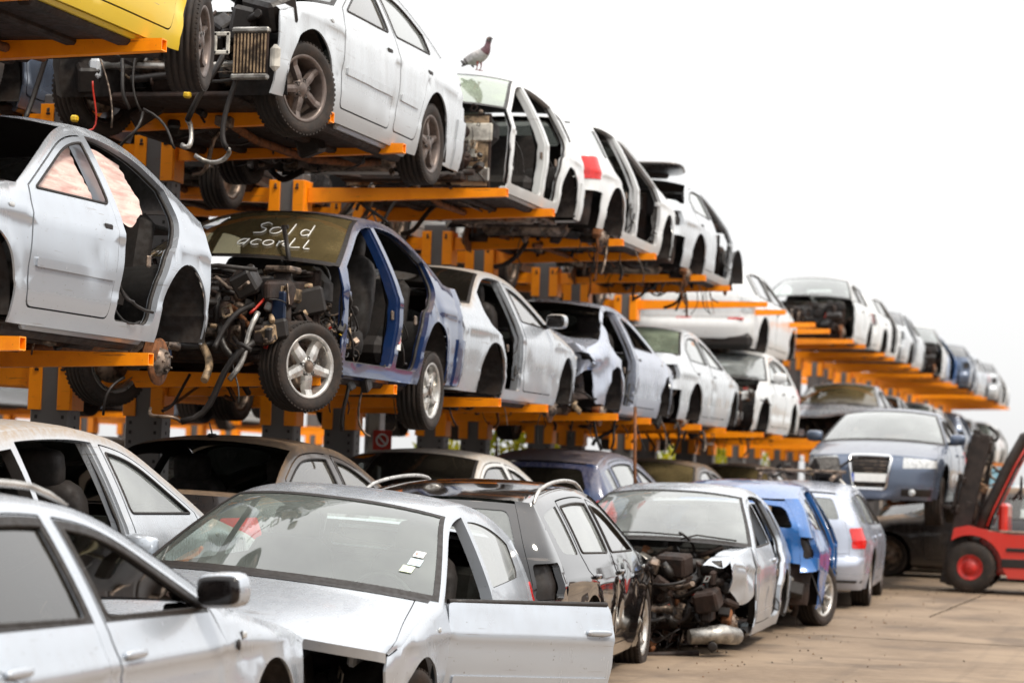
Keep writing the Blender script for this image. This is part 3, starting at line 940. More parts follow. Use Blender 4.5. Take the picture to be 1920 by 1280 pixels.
    if cut is None or cut > S.xc:
        mb = MB(); mb.grid(lambda u, v: hp(-.95 + 1.9 * u, .935 + .065 * v) + V((0, 0, .003)), nu, 2, BLK, (0, 0, 1))
        if step < .1 and wipers:
            a = hp(-.5, .97); b = P['shield'](.15, .12); mb.tube([a + V((0, 0, .015)), a.lerp(P['shield'](-.2, .09), .6) + V((.02, 0, .03)), P['shield'](-.05, .07) + V((.015, 0, .02)), P['shield'](.30, .05) + V((.015, 0, .02))], .008, BLK)
            mb.tube([hp(.3, .97) + V((0, 0, .015)), P['shield'](.45, .07) + V((.015, 0, .02)), P['shield'](.85, .04) + V((.015, 0, .02))], .008, BLK)
        B(mb, 'cowl')
    # ---- rear closing parts
    gm = rear_glass or G_DARK
    if tail in ('full', 'nolamp'):
        if S.kind == 'sedan':
            mb = MB(); dp = P['deck']
            mb.grid(lambda u, v: dp(-.93 + 1.86 * u, .03 + .97 * v), nu, 4, PT, (0, 0, 1))
            mb2 = [(-gw + .006, .626), (gw - .006, .626), (gw - .006, S.ztop), (-gw + .006, S.ztop)]
            chart(mb, mb2, [], ts, *S.tail(.003), PT, .02, JB)
            mb.bbox(Mt(0, .80) + V((-.012, 0, 0)), (.012, .52, .03), JB, .004)
            mb.bbox(Mt(0, .71) + V((-.004, 0, 0)), (.012, .50, .105), BLK, .004)
            B(mb, 'trunk_lid')
            mb = MB()
            for sg in (-1, 1): mb.grid(lambda u, v: dp(sg * (.93 + .07 * u), v), 2, 4, PT, (0, 0, 1))
            mb.grid(lambda u, v: P['back'](-1 + 2 * u, .99 + .01 * v), nu, 1, PT, (0, 0, 1)); B(mb, 'rear_shelf')
        elif gate:
            mb = MB(); zt = S.ztop - .018
            gp = [(-gw + .006, .626), (gw - .006, .626), (gw - .006, zt), (-gw + .006, zt)]
            gh = roundc([(-gw + .06, .985), (gw - .06, .985), (gw - .08, zt - .045), (-gw + .08, zt - .045)], .05)
            mt2 = tailmat or PT
            chart(mb, gp, [gh], ts, *S.tail(.003), mt2, .02, JB)
            if plate: mb.bbox(Mt(0, .85) + V((-.015, 0, 0)), (.015, .60, .035), JB, .005); mb.bbox(Mt(0, .74) + V((-.005, 0, 0)), (.012, .52, .11), BLK, .004)
            g_ = B(mb, 'tailgate')
            if 'B' not in noglass:
                mb = MB(); chart(mb, roundc([(-gw + .04, .965), (gw - .04, .965), (gw - .06, zt - .025), (-gw + .06, zt - .025)], .05), [], .12, *S.tail(-.004), gm); B(mb, 'rear_window', g_)
        if tail == 'full' and lamp:
            for l in lamps:
                mb = MB(); chart(mb, l, [], .05, *S.tail(.006), lampmat or LAMP, .03); B(mb, 'taillight')
    if bumperR and tail != 'none':
        mb = MB(); Mb, nb = S.tail(.014)
        chart(mb, [(-SGm, .22), (SGm, .22), (SGm, .585), (-SGm, .585)], [], ts, Mb, nb, PT, .03, JB)
        mb.grid(lambda u, v: Mb(-1.0 + 2.0 * u, .30 + .03 * v) + V((-.006, 0, 0)), 16, 1, BLK, (-1, 0, 0))
        B(mb, 'rear_bumper')
    elif tail != 'none':
        mb = MB(); zc = .42; xr_ = S.x0t - .30
        mb.bbox((xr_, 0, zc), (.07, 1.15, .11), ALU, .012); mb.bbox((xr_ + .1, .4, zc), (.16, .09, .09), STEEL, .01); mb.bbox((xr_ + .1, -.4, zc), (.16, .09, .09), STEEL, .01)
        junk(mb, rng, (xr_ + .02, -.7, .30), (xr_ + .12, .7, .60), 16, 8, None, .12)
        mb.bbox((S.x0t - .12, 0, .42), (.05, 1.35, .36), UND, .02)
        B(mb, 'crash_bar')
    # ---- front end
    if full_nose:
        zt = S.hood[0][1]; Mn, nn = S.nose()
        hl = [roundc([(sg * .50, .565), (sg * .98, .60), (sg * .98, .68), (sg * .50, .685)], .02) for sg in (-1, 1)]
        gr = roundc([(-.36, zt - .015), (.36, zt - .015), (.30, .33), (-.30, .33)], .05)
        mb = MB(); chart(mb, [(-SGm, .2), (SGm, .2), (SGm, zt), (-SGm, zt)], hl + [gr], .07, Mn, nn, PT, 0, JB, .03); 
        for sg in (-1, 1):
            mb.grid(lambda u, v: S.nose(.004)[0](sg * (.50 + .36 * u), .25 + .09 * v), 6, 2, BLK, (1, 0, 0))
            mb.lathe([(0, 0), (0, .045), (.012, .04), (.012, 0)], CLEAR, 16, S.nose(.006)[0](sg * .62, .295), 'x')
        B(mb, 'front_bumper')
        for l in hl:
            mb = MB(); chart(mb, l, [], .07, *S.nose(.004), CLEAR, .02); B(mb, 'headlight')
        mb = MB(); chart(mb, gr, [], .08, *S.nose(-.025), BLK)
        for k in range(9):
            z = .37 + k * .036; mb.tube([S.nose(-.012)[0](g, z) for g in (-.31, -.15, 0, .15, .31)], .006, STEEL, 5)
        pr = [S.nose(.012)[0](a, b) for a, b in resample(gr, .08)]; mb.tube(pr, .02, CHROME, 8, closed=True)
        B(mb, 'grille')
        mb = MB(); c = S.nose(.0)[0](0, .455); mb.bbox(c + V((.015, 0, 0)), (.012, .47, .105), WHITE, .004)
        mb.box(c + V((.023, vis * -.21, 0)), (.004, .04, .103), simple('plate_blue', (.02, .08, .5), .4)); B(mb, 'number_plate')
    # ---- doors on the visible side
    gz = {'F': glassF or G_CLEAR, 'R': glassR or G_CLEAR}
    for key in 'FR':
        if key in nodoor or (key == 'R' and not hasR) or not doors: continue
        ap = roundc(S.aperF(.0085) if key == 'F' else S.aperR(.0085), .05)
        wn = roundc(S.winF() if key == 'F' else S.winR(), .04)
        xh = S.xc - .12
        dpar = root
        frameless = openF and key == 'F'
        mb = MB()
        if frameless:
            zz = .945; ap = [p for p in ap if p[1] < zz + .001]
            ap = roundc([(S.xc - .115, .285), (S.xc - .085, .5), (S.xc - .10, .78), (S.xc - .12, .925), (S.xB + .02, .952), (S.xB + .005, .9), (S.xB + .005, .62), (S.xB + .05, .285)], .03)
            chart(mb, ap, [], dn, *S.side(vis, .003), PT, .05, JB)
            mb.tube([V((x, vis * (S.W(x, .93) - .01), .928 + .025 * (S.xc - .12 - x) / (S.xc - S.xB))) for x in [S.xc - .13 - k * (S.xc - S.xB - .16) / 8 for k in range(9)]], .016, SEAL, 6)
            Mi, ni = S.side(vis, -.09); chart(mb, ap, [], .12, Mi, ni, BLK)
        else:
            chart(mb, ap, [wn], dn, *S.side(vis, .003), PT, .03, JB, .02)
        d = B(mb, 'door', root)
        if not frameless:
            mb = MB(); mb.tube([V(Mgl(*p)) + V((0, vis * .012, 0)) for p in resample(wn, .06)], .009, SEAL, 5, closed=True); B(mb, 'window_seal', d)
            if key not in noglass:
                mb = MB(); chart(mb, wn, [], .14, Mgl, nfgl, gz[key]); B(mb, 'window', d)
        xe = S.xB if key == 'F' else S.rwx + .12
        if blackframe and not frameless:
            f_ = (lambda d_: S.offn3(d_, S.offz(d_, S.zb(.6) + .012), S.xB + .012)) if key == 'F' else (lambda d_: S.offn3(d_, S.xB - .095, S.rwx + .03))
            tp = f_(.066); lo_x = (S.xB + .008, tp[0][0] + .02) if key == 'F' else (S.rwx + .02, S.xB - .10)
            mb = MB(); chart(mb, tp + [(lo_x[0], S.zb(lo_x[0]) - .014), (lo_x[1], S.zb(lo_x[1]) - .014)], [wn], .06, *S.side(vis, .006), SEAL, .006); B(mb, 'window_frame', d)
        if handle:
            mb = MB(); hx, hz = xe + .13, .80; y = S.W(hx, hz)
            if handle == 'bar':
                n = nf(hx, hz)
                mb.pillow((hx, vis * (y + .014), hz), (.19, .034, .034), PT, None, .6); mb.pillow((hx + .02, vis * (y - .001), hz - .018), (.13, .014, .05), BLK, None, .8)
            else:
                mb.bbox((hx, vis * (y + .002), hz), (.10, .016, .035), BLK, .01)
            B(mb, 'handle', d)
        if step < .1 and key == 'F' and cut != .93:
            mb = MB(); n_ = 0
            xx = S.xc + .12
            if cut is None or cut > 1.2: mb.pillow((xx, vis * (S.W(xx, .80) + .002), .80), (.06, .012, .028), CLEAR, None, .7); n_ = 1
            if n_: B(mb, 'side_repeater')
        if moulding:
            x1 = S.xc - .15 if key == 'F' else S.xB - .12; x0 = S.xB + .04 if key == 'F' else S.xr + .45
            mb = MB(); chart(mb, roundc([(x1, .50), (x1, .55), (x0, .55), (x0, .50)], .01), [], .06, *S.side(vis, .016), PT, .014, JB); B(mb, 'side_moulding', d)
        if openF and key == 'F':
            # swing about the hinge line
            hinge = V((xh, vis * S.W(xh, .6), 0)); d.location = hinge; ang = -openF * vis
            d.rotation_euler = (0, 0, ang)
            d.data.transform(Matrix.Translation(-hinge))
            for ch in d.children: ch.data.transform(Matrix.Translation(-hinge))
    # seal round an open doorway
    for key, ap in (('F', aF), ('R', aR)):
        if key in nodoor and ap and max(p[0] for p in ap) < xn:
            mb = MB(); Ms, _ = S.side(vis, -.05); mb.tube([V(Ms(*p)) for p in resample(ap, .06)], .014, SEAL, 5, closed=True)
            # hinges and striker on the pillar
            if step < .1:
                xh = (S.xc - .13) if key == 'F' else S.xB - .06
                for z in (.42, .74): mb.bbox((xh, vis * (S.W(xh, z) - .03), z), (.05, .05, .045), JB, .008)
                ro = random.Random(seed + 5)
                for k in range(3):
                    z0_ = ro.uniform(.45, .8); hose(mb, ro, (xh, vis * (S.W(xh, z0_) - .06), z0_), (xh - ro.uniform(.15, .4), vis * (S.W(xh, z0_) - ro.uniform(-.06, .1)), z0_ - ro.uniform(.15, .4)), ro.choice((.006, .010)), WIRE, .12, 5, 8)
                xs_ = (S.xB + .07) if key == 'F' else S.xr + .50
                mb.bbox((xs_, vis * (S.W(xs_, .66) - .035), .66), (.05, .02, .07), STEEL, .008)
                mb.bbox(((S.xB + .4) if key == 'F' else (S.xB - .32), vis * (S.W(0, .28) - .09), .285), (.62 if key == 'F' else .36, .07, .012), BLK, .004)
                mb.tube([V((S.xB - .03, vis * (S.W(S.xB, 1.15) - .07), 1.22)), V((S.xB - .05, vis * (S.W(S.xB, .7) - .11), .75)), V((S.xB + .05, vis * (S.W(S.xB, .4) - .10), .32))], [.012, .022, .012], BLK, 4)
            B(mb, 'door_seal')
    if q and quarter_glass and 'Q' not in noglass:
        mb = MB(); chart(mb, q, [], .14, Mgl, nfgl, gz['R']); B(mb, 'quarter_window')
    # ---- mirror
    for on, sg in ((mirror, vis), (mirror_far, -vis)):
        if not on: continue
        mb = MB(); mx = S.xc - .30; y = S.W(mx, .95)
        c = V((mx, sg * (y + .13), 1.0)); g = []
        mb.pillow(c, (.14, .21, .145), PT, (0, 0, sg * .12), .55); mb.pillow(c + V((-.058, 0, 0)), (.045, .185, .118), simple('mirror_face', (.012, .010, .010), .15, .2), (0, 0, sg * .12), .5)
        mb.tube([V((mx + .02, sg * (y - .02), .945)), c + V((0, -sg * .07, -.05))], .022, BLK, 8); B(mb, 'mirror')
    # ---- wheel wells and floor
    mb = MB()
    for xa, has in ((S.xf, cut is None or cut > S.xf + .2), (S.xr, True)):
        if not has: continue
        for sg in (-1, 1):
            yo = sg * (S.W(xa, .6) - .03); yi = sg * .45
            mb.lathe([(yo, S.ra + .012), (yo, S.ra + .008), (yi, S.ra - .01), (yi, 0)], WELL, 24, (xa, 0, .32), 'y', None, -.25, pi + .25)
    x1 = min(xn, 1.75); fz = .20
    mb.bbox(((S.xf - .42 + S.xr + .42) / 2, 0, fz), (S.xf - S.xr - .80, 1.52, .05), UND, .02)
    mb.bbox(((x1 + S.xf - .4) / 2, 0, fz + .03), (max(.1, x1 - S.xf + .42), .88, .05), UND, .02)
    mb.bbox(((S.x0t + S.xr + .4) / 2 - .05, 0, fz + .06), (S.xr + .42 - S.x0t, .88, .06), UND, .02)
    for sg in (-1, 1):
        mb.bbox(((S.xf + S.xr) / 2, sg * .70, fz - .02), (S.xf - S.xr - .86, .10, .09), UND, .02)
        mb.bbox(((S.xf + S.xr) / 2, sg * .36, fz - .035), (S.xf - S.xr - .5, .08, .05), UND, .015)
    for xa in (S.xf, S.xr):
        mb.bbox((xa, 0, .27), (.14, 1.15, .09), UND, .02); mb.tube([(xa, -.66, .31), (xa, .66, .31)], .028, UND, 8)
        for sg in (-1, 1):
            if xa == S.xf and cut is not None and cut < .9 and False: continue
            mb.tube([(xa, sg * .52, .30), (xa - .02, sg * .50, .78)], [.045, .055], UND, 10); mb.bbox((xa + .12, sg * .45, .26), (.30, .08, .04), UND, .015, (0, 0, sg * .6))
    if step < .1: junk(mb, rng, (S.xr - .3, -.5, .12), (S.xf, .5, .2), 26, 6, [UND, UND, BLK, STEEL, RUST], .2, 0)
    B(mb, 'underbody')
    if exhaust:
        mb = MB(); mb.tube([(1.0, .1, .17), (.4, .06, .13), (-.6, .08, .13), (-1.1, .3, .16), (-1.5, .35, .22)], .03, RUST, 8)
        mb.tube([(-1.5, -.45, .27), (-1.52, -.4, .27), (-1.56, .4, .27), (-1.58, .45, .27)], [.07, .12, .12, .07], STEEL, 14)
        for k in (0, 1): mb.tube([(-1.6, .38 + .09 * k, .25), (-2.0, .40 + .09 * k, .22), (S.x0t - lerp_tab(S.dtt, .3) - .02, .40 + .09 * k, .23)], .03, STEEL, 10)
        B(mb, 'exhaust')
    # ---- wheels or bare hubs
    for (xa, kv, kf, dz) in ((S.xf, wheels[0], farw[0], drop[0]), (S.xr, wheels[1], farw[1], drop[1])):
        for sg, k in ((vis, kv), (-vis, kf)):
            y = sg * (S.plan(xa) - .125)
            st = steer if xa == S.xf else 0.
            if k:
                wh = add_wheel(root, k, (xa, y, .317 - dz), sg, st, spin=rng.uniform(0, 1.2))
                if isinstance(scale, tuple): wh.scale = (1, scale[0] / scale[1], scale[0] / scale[2])
            elif ('f' if xa == S.xf else 'r') in hubs: link(hub_mesh(), 'brake_disc', root, (xa, y - sg * .02, .31 - dz), (0, 0, 0 if sg > 0 else pi))
    if liner:
        mb = MB(); xa = S.xf; yo = vis * (S.W(xa, .6) + .0)
        mb.lathe([(yo, S.ra + .03), (yo - vis * .02, S.ra + .012), (vis * .45, S.ra - .01), (vis * .45, 0)], BLK, 22, (xa, 0, .34), 'y', None, -.1, pi + .5)
        junk(mb, rng, (xa - .35, vis * .5 - .05, .3), (xa + .2, vis * .62 + .05, .8), 8, 6, [BLK, UND, STEEL], .14, 0); B(mb, 'wheel_liner')
    # ---- cabin
    if interior:
        mb = MB()
        mb.bbox((.72, 0, .76), (.34, 1.34, .26), INT, .07); mb.bbox((.60, .36, .90), (.22, .40, .08), INT, .035); mb.bbox((.2, 0, .42), (.9, .26, .3), INT, .05)
        mb.bbox((.93, 0, .55), (.03, 1.38, .68), UND, .01)
        mb.bbox((-1.22 if S.kind != 'hatch' else -1.1, 0, .70), (.16, 1.24, .62), INT, .06, (0, -.25, 0)); mb.bbox((-.92, 0, .44), (.52, 1.24, .2), INT, .07)
        for sg in (-1, 1): mb.bbox(((.7 + S.xr + .4) / 2, sg * .74, .22), (1.5, .10, .1), JB, .02)
        mb.bbox((-1.55 if S.kind == 'sedan' else -1.45, 0, .93 if S.kind == 'sedan' else .62), (.45, 1.2, .03), INT, .01)
        B(mb, 'dashboard_and_trim')
        if seats:
            for y in (-.37, .37):
                mb = MB(); mb.pillow((-.02, y, .47), (.56, .54, .22), INT, (0, -.1, 0)); mb.pillow((-.36, y, .78), (.19, .52, .68), INT, (0, -.28, 0))
                mb.pillow((-.47, y, 1.17), (.13, .28, .21), INT, (0, -.2, 0))
                for k in (-.06, .06): mb.tube([(-.44, y + k, 1.02), (-.465, y + k, 1.12)], .007, STEEL, 5)
                B(mb, 'seat')
            mb = MB(); c = V((.42, .37, .83)); pts = [c + V((-.19 * sin(t) * .42, .19 * cos(t), .19 * sin(t) * .9)) for t in [2 * pi * k / 20 for k in range(20)]]
            mb.tube(pts, .015, BLK, 6, closed=True); mb.bbox(c + V((.03, 0, 0)), (.06, .2, .07), BLK, .02, (0, -.4, 0)); mb.tube([c + V((.03, 0, 0)), c + V((.3, 0, -.1))], .03, BLK)
            B(mb, 'steering_wheel')
    if tatters:
        rt = random.Random(seed + 77)
        for k in range(tatters):
            mb = MB(); x = rt.uniform(-1.6, min(xn, 1.7)); y = vis * rt.uniform(-.2, .78); l_ = rt.uniform(.12, .42)
            hose(mb, rt, (x, y, .20), (x + rt.uniform(-.12, .12), y + rt.uniform(-.06, .12) * vis, .18 - l_), rt.choice((.005, .006, .009, .016)), rt.choice((WIRE, WIRE, BLK, STEEL, RUST)), .10, 5, 8)
            B(mb, 'dangling_wire')
            if k % 3 == 0: mb = MB(); mb.bbox((x, y, .155), (rt.uniform(.05, .14), rt.uniform(.03, .07), rt.uniform(.08, .14)), rt.choice((BLK, UND, STEEL)), .01, (rt.random() * .5, rt.random() * .5, 0)); B(mb, 'hanging_bracket')
        mb = MB()
        if not bumperR:
            xr_ = S.x0t - .24
            junk(mb, rt, (xr_ - .10, -.75, .24), (xr_ + .05, .78, .62), 22, 12, [BLK, BLK, UND, STEEL, PALE, BEIGE], .16, .02)
            for k in range(6):
                y = rt.uniform(-.75, .75); hose(mb, rt, (xr_ - .05, y, .6), (xr_ - .14, y + rt.uniform(-.2, .2), rt.uniform(.0, .3)), .006, WIRE, .12, 5, 8)
        B(mb, 'rear_structure')
    # ---- stripped engine bay
    if bay:
        mb = MB(); fx = (cut if cut is not None else 1.85)
        xa = min(fx + .12, 1.9)
        for sg in (-1, 1):
            if cut is None or cut < 1.95:
                am = JB if (cut is None or cut > 1.2) else UND
                mb.bbox(((.95 + 1.75) / 2, sg * .60, .72), (.80, .05, .12), am, .015, (0, .08, 0)); mb.bbox((1.3, sg * .56, .40), (.95, .09, .13), am, .02)
                mb.lathe([(0, .10), (.12, .12), (.16, .09), (.17, 0)], UND, 18, (S.xf, sg * .55, .62), 'z')
        mb.bbox((.96, 0, .60), (.04, 1.36, .56), UND, .02)
        engine(mb, rng, (1.30, .02, .36) if hood else (1.38, .02, .55))
        if frame and step < .1 and not hood: front_frame(mb, min(fx, 1.86) if cut is None or cut > 1.2 else 1.84, frame if not isinstance(frame, bool) else UND, rng)
        junk(mb, rng, (1.0, -.68, .30), (1.78, .68, .58 if hood else .80), bay, bay // 3, None, .26, .05)
        if not hood: junk(mb, rng, (1.0, -.68, .62), (1.10, .68, .90), bay // 3, bay // 4, None, .16, .04)
        B(mb, 'engine_bay')
    return root, S, body

# ------------------------------------------------------------------ paints used in the yard
PAINTS, PAINTS_J = {}, {}
def addp(k, col, **kw):
    PAINTS[k] = paint('paint_' + k, col, **kw); kw['two'] = False; PAINTS_J[k] = paint('paint_' + k + '_inner', col, **kw)
addp('silver', (.46, .50, .555), metal=.5, rough=.24, coat=.4, dust=.10, grime=.30, seed=1)
addp('silver_dusty', (.48, .515, .56), metal=.5, rough=.26, coat=.4, dust=1.0, grime=.35, seed=2)
addp('silver_blue', (.43, .47, .56), metal=.5, rough=.24, coat=.4, dust=.10, grime=.35, seed=3)
addp('white', (.63, .645, .65), metal=.0, rough=.3, dust=.22, grime=.35, seed=4)
addp('white_dusty', (.61, .62, .62), metal=.0, rough=.35, dust=.9, grime=.35, seed=5)
addp('pearl', (.54, .57, .60), metal=.35, rough=.26, coat=.4, dust=.10, grime=.40, seed=6)
addp('navy', (.006, .028, .105), metal=.1, rough=.16, dust=.6, grime=.12, seed=7)
addp('black', (.010, .009, .010), metal=.0, coat=1.0, rough=.08, dust=.08, grime=.03, seed=8)
addp('dark_dusty', (.03, .028, .03), metal=.3, rough=.25, dust=1.1, grime=.2, dcol=(.16, .10, .055), seed=9)
addp('blue', (.007, .11, .36), metal=.2, rough=.22, coat=1.0, dust=.2, grime=.35, seed=10)
addp('steel_blue', (.10, .13, .19), metal=.55, rough=.25, dust=.22, grime=.2, seed=11)
addp('yellow', (.88, .60, .006), metal=.0, rough=.3, dust=.15, grime=.3, seed=12)
addp('pale_blue', (.55, .63, .74), metal=.3, dust=.12, grime=.3, seed=14)
addp('red', (.55, .025, .015), metal=.0, rough=.32, dust=.15, grime=.2, seed=13)
EXPOSURE = 1.05; CLOUD_LO = 4.0; CLOUD_HI = 13.5; HAZE = 0.0

# ------------------------------------------------------------------ camera, sky, sun
CAMH = 1.5
def make_camera():
    f = 4500.; r = rad(2.0); W, H = 1920, 1280
    vx, vy = 2240 - 960, 915 - 640.
    ux = vx * cos(r) + vy * sin(r); uy = -vx * sin(r) + vy * cos(r)
    p = math.atan(uy / f); a = math.atan(ux * cos(p) / f)
    F = V((-sin(a) * cos(p), cos(a) * cos(p), sin(p))); R0 = V((cos(a), sin(a), 0)); U0 = R0.cross(F)
    R = R0 * cos(r) + U0 * sin(r); U = -R0 * sin(r) + U0 * cos(r)
    cam = bpy.data.cameras.new('camera'); o = bpy.data.objects.new('camera', cam); COL.objects.link(o)
    m = Matrix((R, U, -F)).transposed().to_4x4(); m.translation = V((0, 0, CAMH)); o.matrix_world = m
    cam.sensor_width = 36.; cam.lens = f / W * 36.; cam.clip_end = 2000.; cam.clip_start = .1
    cam.dof.use_dof = True; cam.dof.focus_distance = 14.2; cam.dof.aperture_fstop = 2.5
    scene.camera = o
make_camera()

w = bpy.data.worlds.new('World'); scene.world = w; w.use_nodes = True
nt = w.node_tree; nt.nodes.clear()
SUN_EL, SUN_AZ = 55., 112.      # azimuth measured clockwise from +Y (the direction of the rack)
sk = N(nt, 'ShaderNodeTexSky', sky_type='NISHITA'); sk.sun_disc = False; sk.sun_elevation = rad(SUN_EL); sk.sun_rotation = rad(SUN_AZ)
sk.air_density = 1.0; sk.dust_density = 1.0; sk.ozone_density = 1.0; sk.altitude = 50
hs = N(nt, 'ShaderNodeHueSaturation'); hs.inputs['Saturation'].default_value = .10; hs.inputs['Value'].default_value = 1.0
L(nt, sk.outputs[0], hs.inputs['Color'])
# bright even cloud over most of the sky, three times as bright overhead as at the horizon (an overcast sky)
gen = N(nt, 'ShaderNodeTexCoord'); sp_ = N(nt, 'ShaderNodeSeparateXYZ'); L(nt, gen.outputs['Generated'], sp_.inputs[0])
lum = ramp(nt, sp_.outputs['Z'], -.02, 1.0, CLOUD_LO, CLOUD_HI); lum.node.interpolation_type = 'LINEAR'
cc = N(nt, 'ShaderNodeCombineColor'); 
for i_, k_ in enumerate((1.0, 1.0, 1.0)): L(nt, lum, cc.inputs[i_])
cloud = mixc(nt, .88, hs.outputs[0], cc.outputs[0])
bg = N(nt, 'ShaderNodeBackground'); bg.inputs['Strength'].default_value = .10; L(nt, cloud, bg.inputs['Color'])
wo = N(nt, 'ShaderNodeOutputWorld'); L(nt, bg.outputs[0], wo.inputs['Surface'])
sun = bpy.data.lights.new('sun', 'SUN'); so = bpy.data.objects.new('sun', sun); COL.objects.link(so)
sun.energy = 1.5; sun.angle = rad(10); sun.color = (1., .90, .76)
az = rad(SUN_AZ); el = rad(SUN_EL)
sd = V((sin(az) * cos(el), cos(az) * cos(el), sin(el)))
so.rotation_euler = sd.to_track_quat('Z', 'Y').to_euler(); so.location = sd * 50
scene.view_settings.view_transform = 'Standard'; scene.view_settings.look = 'None'; scene.view_settings.gamma = 1.0
scene.view_settings.exposure = EXPOSURE
scene.cycles.max_bounces = 8; scene.cycles.transparent_max_bounces = 24; scene.cycles.use_denoising = True

# ------------------------------------------------------------------ ground
def concrete():
    m, nt = nodes_of('yard_concrete')
    tc = N(nt, 'ShaderNodeTexCoord').outputs['Object']
    n1 = ramp(nt, noise_node(nt, .55, 8., .68, tc), .36, .64)
    n2 = ramp(nt, noise_node(nt, 9., 6., .7, tc), .3, .72)
    mp = N(nt, 'ShaderNodeMapping'); mp.inputs['Scale'].default_value = (.25, 1.2, 1); L(nt, tc, mp.inputs['Vector'])
    n3 = ramp(nt, noise_node(nt, 1.3, 6., .7, mp.outputs[0]), .50, .72)
    oil = ramp(nt, noise_node(nt, .8, 4., .6, tc), .52, .66)
    c = mixc(nt, n1, (.235, .170, .113), (.140, .095, .060))
    c = mixc(nt, math_n(nt, 'MULTIPLY', n2, .35), c, (.28, .21, .145))
    c = mixc(nt, math_n(nt, 'MULTIPLY', n3, .5), c, (.09, .06, .04))
    c = mixc(nt, math_n(nt, 'MULTIPLY', oil, .62), c, (.07, .048, .034))
    mp4 = N(nt, 'ShaderNodeMapping'); mp4.inputs['Scale'].default_value = (2.2, .05, 1); mp4.inputs['Rotation'].default_value = (0, 0, .06); L(nt, tc, mp4.inputs['Vector'])
    trk = math_n(nt, 'MULTIPLY', ramp(nt, noise_node(nt, 1.1, 4., .6, mp4.outputs[0]), .55, .66), n2)
    c = mixc(nt, math_n(nt, 'MULTIPLY', trk, .55), c, (.075, .052, .036))
    b = N(nt, 'ShaderNodeBsdfPrincipled'); L(nt, c, b.inputs['Base Color']); b.inputs['Roughness'].default_value = .85
    bn = N(nt, 'ShaderNodeBump'); bn.inputs['Strength'].default_value = .35; bn.inputs['Distance'].default_value = .02
    L(nt, noise_node(nt, 28., 6., .7, tc), bn.inputs['Height']); L(nt, bn.outputs[0], b.inputs['Normal'])
    out(nt, b.outputs[0]); return m
mb = MB(); CON = concrete()
mb.grid(lambda u, v: (-600 + 1200 * u, -600 + 1200 * v, 0), 8, 8, CON, (0, 0, 1))
g = mb.build('ground'); g['kind'] = 'structure'
JOINT = simple('joint_tar', (.085, .062, .045), .9, 0, .5, 5)
mb = MB()
def strip(mb, a, b, wd, z, mat, wob=.012, k=40, seed=0):
    r = random.Random(seed); a = V(a); b = V(b); d = (b - a).normalized(); n = V((-d.y, d.x, 0))
    off = [(r.uniform(-wob, wob), wd * r.uniform(.6, 1.3)) for _ in range(k + 1)]
    ids = []
    for i in range(k + 1):
        p = a.lerp(b, i / k) + n * off[i][0]
        ids.append((mb.vert(p + n * off[i][1] / 2 + V((0, 0, z))), mb.vert(p - n * off[i][1] / 2 + V((0, 0, z)))))
    for p, q in zip(ids, ids[1:]): mb.face((p[1], p[0], q[0], q[1]), mat, [(0, 0, 1)] * 4)
strip(mb, (-2.75, 26.5, 0), (-2.62, 33.5, 0), .016, .004, JOINT, .014, 60, 1)
for i, y in enumerate((22.5, 28.6, 34.7, 40.8, 47, 53)): strip(mb, (-12, y, 0), (12, y + .1, 0), 0.018, .0045, JOINT, .01, 60, 3 + i)
j = mb.build('ground_joints'); j['kind'] = 'structure'
# gravel and small scraps on the concrete
mb = MB(); rg = random.Random(4)
for i in range(260):
    y = rg.uniform(17, 45); x = -3.6 + abs(rg.gauss(0, .9)) - .3; s_ = rg.uniform(.004, .014)
    mb.box((x, y, s_ * .3 + .004), (s_, s_ * rg.uniform(.5, 1.2), s_ * .6), rg.choice((STEEL, BLK, RUST, CON, BEIGE)), (rg.random(), rg.random(), rg.random() * 3))
o = mb.build('litter'); o['kind'] = 'stuff'; tag(o, 'tiny scraps and grit scattered over the concrete beside the front row', 'litter')

# ------------------------------------------------------------------ the cantilever rack
def rack_paint(name, col, dark):
    m, nt = nodes_of(name)
    tc = N(nt, 'ShaderNodeTexCoord').outputs['Object']
    f = ramp(nt, noise_node(nt, 5., 6., .7, tc), .45, .75); s_ = ramp(nt, noise_node(nt, 34., 5., .8, tc), .62, .72)
    c = mixc(nt, math_n(nt, 'MULTIPLY', f, .5), col, dark); c = mixc(nt, math_n(nt, 'MULTIPLY', s_, .7), c, (.10, .04, .015))
    mp = N(nt, 'ShaderNodeMapping'); mp.inputs['Scale'].default_value = (1.2, 6, 14); L(nt, tc, mp.inputs['Vector'])
    sc_ = ramp(nt, noise_node(nt, 3., 5., .7, mp.outputs[0]), .60, .68); c = mixc(nt, math_n(nt, 'MULTIPLY', sc_, .55), c, (.16, .055, .018))
    b = N(nt, 'ShaderNodeBsdfPrincipled'); L(nt, c, b.inputs['Base Color']); b.inputs['Roughness'].default_value = .38
    out(nt, b.outputs[0]); return m
ORG = rack_paint('rack_orange', (1.0, .30, .0008), (.80, .19, .0006))
GRY = rack_paint('rack_grey', (.125, .118, .115), (.08, .07, .065))
PX = -7.92; TIP = -5.88
Y0 = 11.3; MOD = 4.47
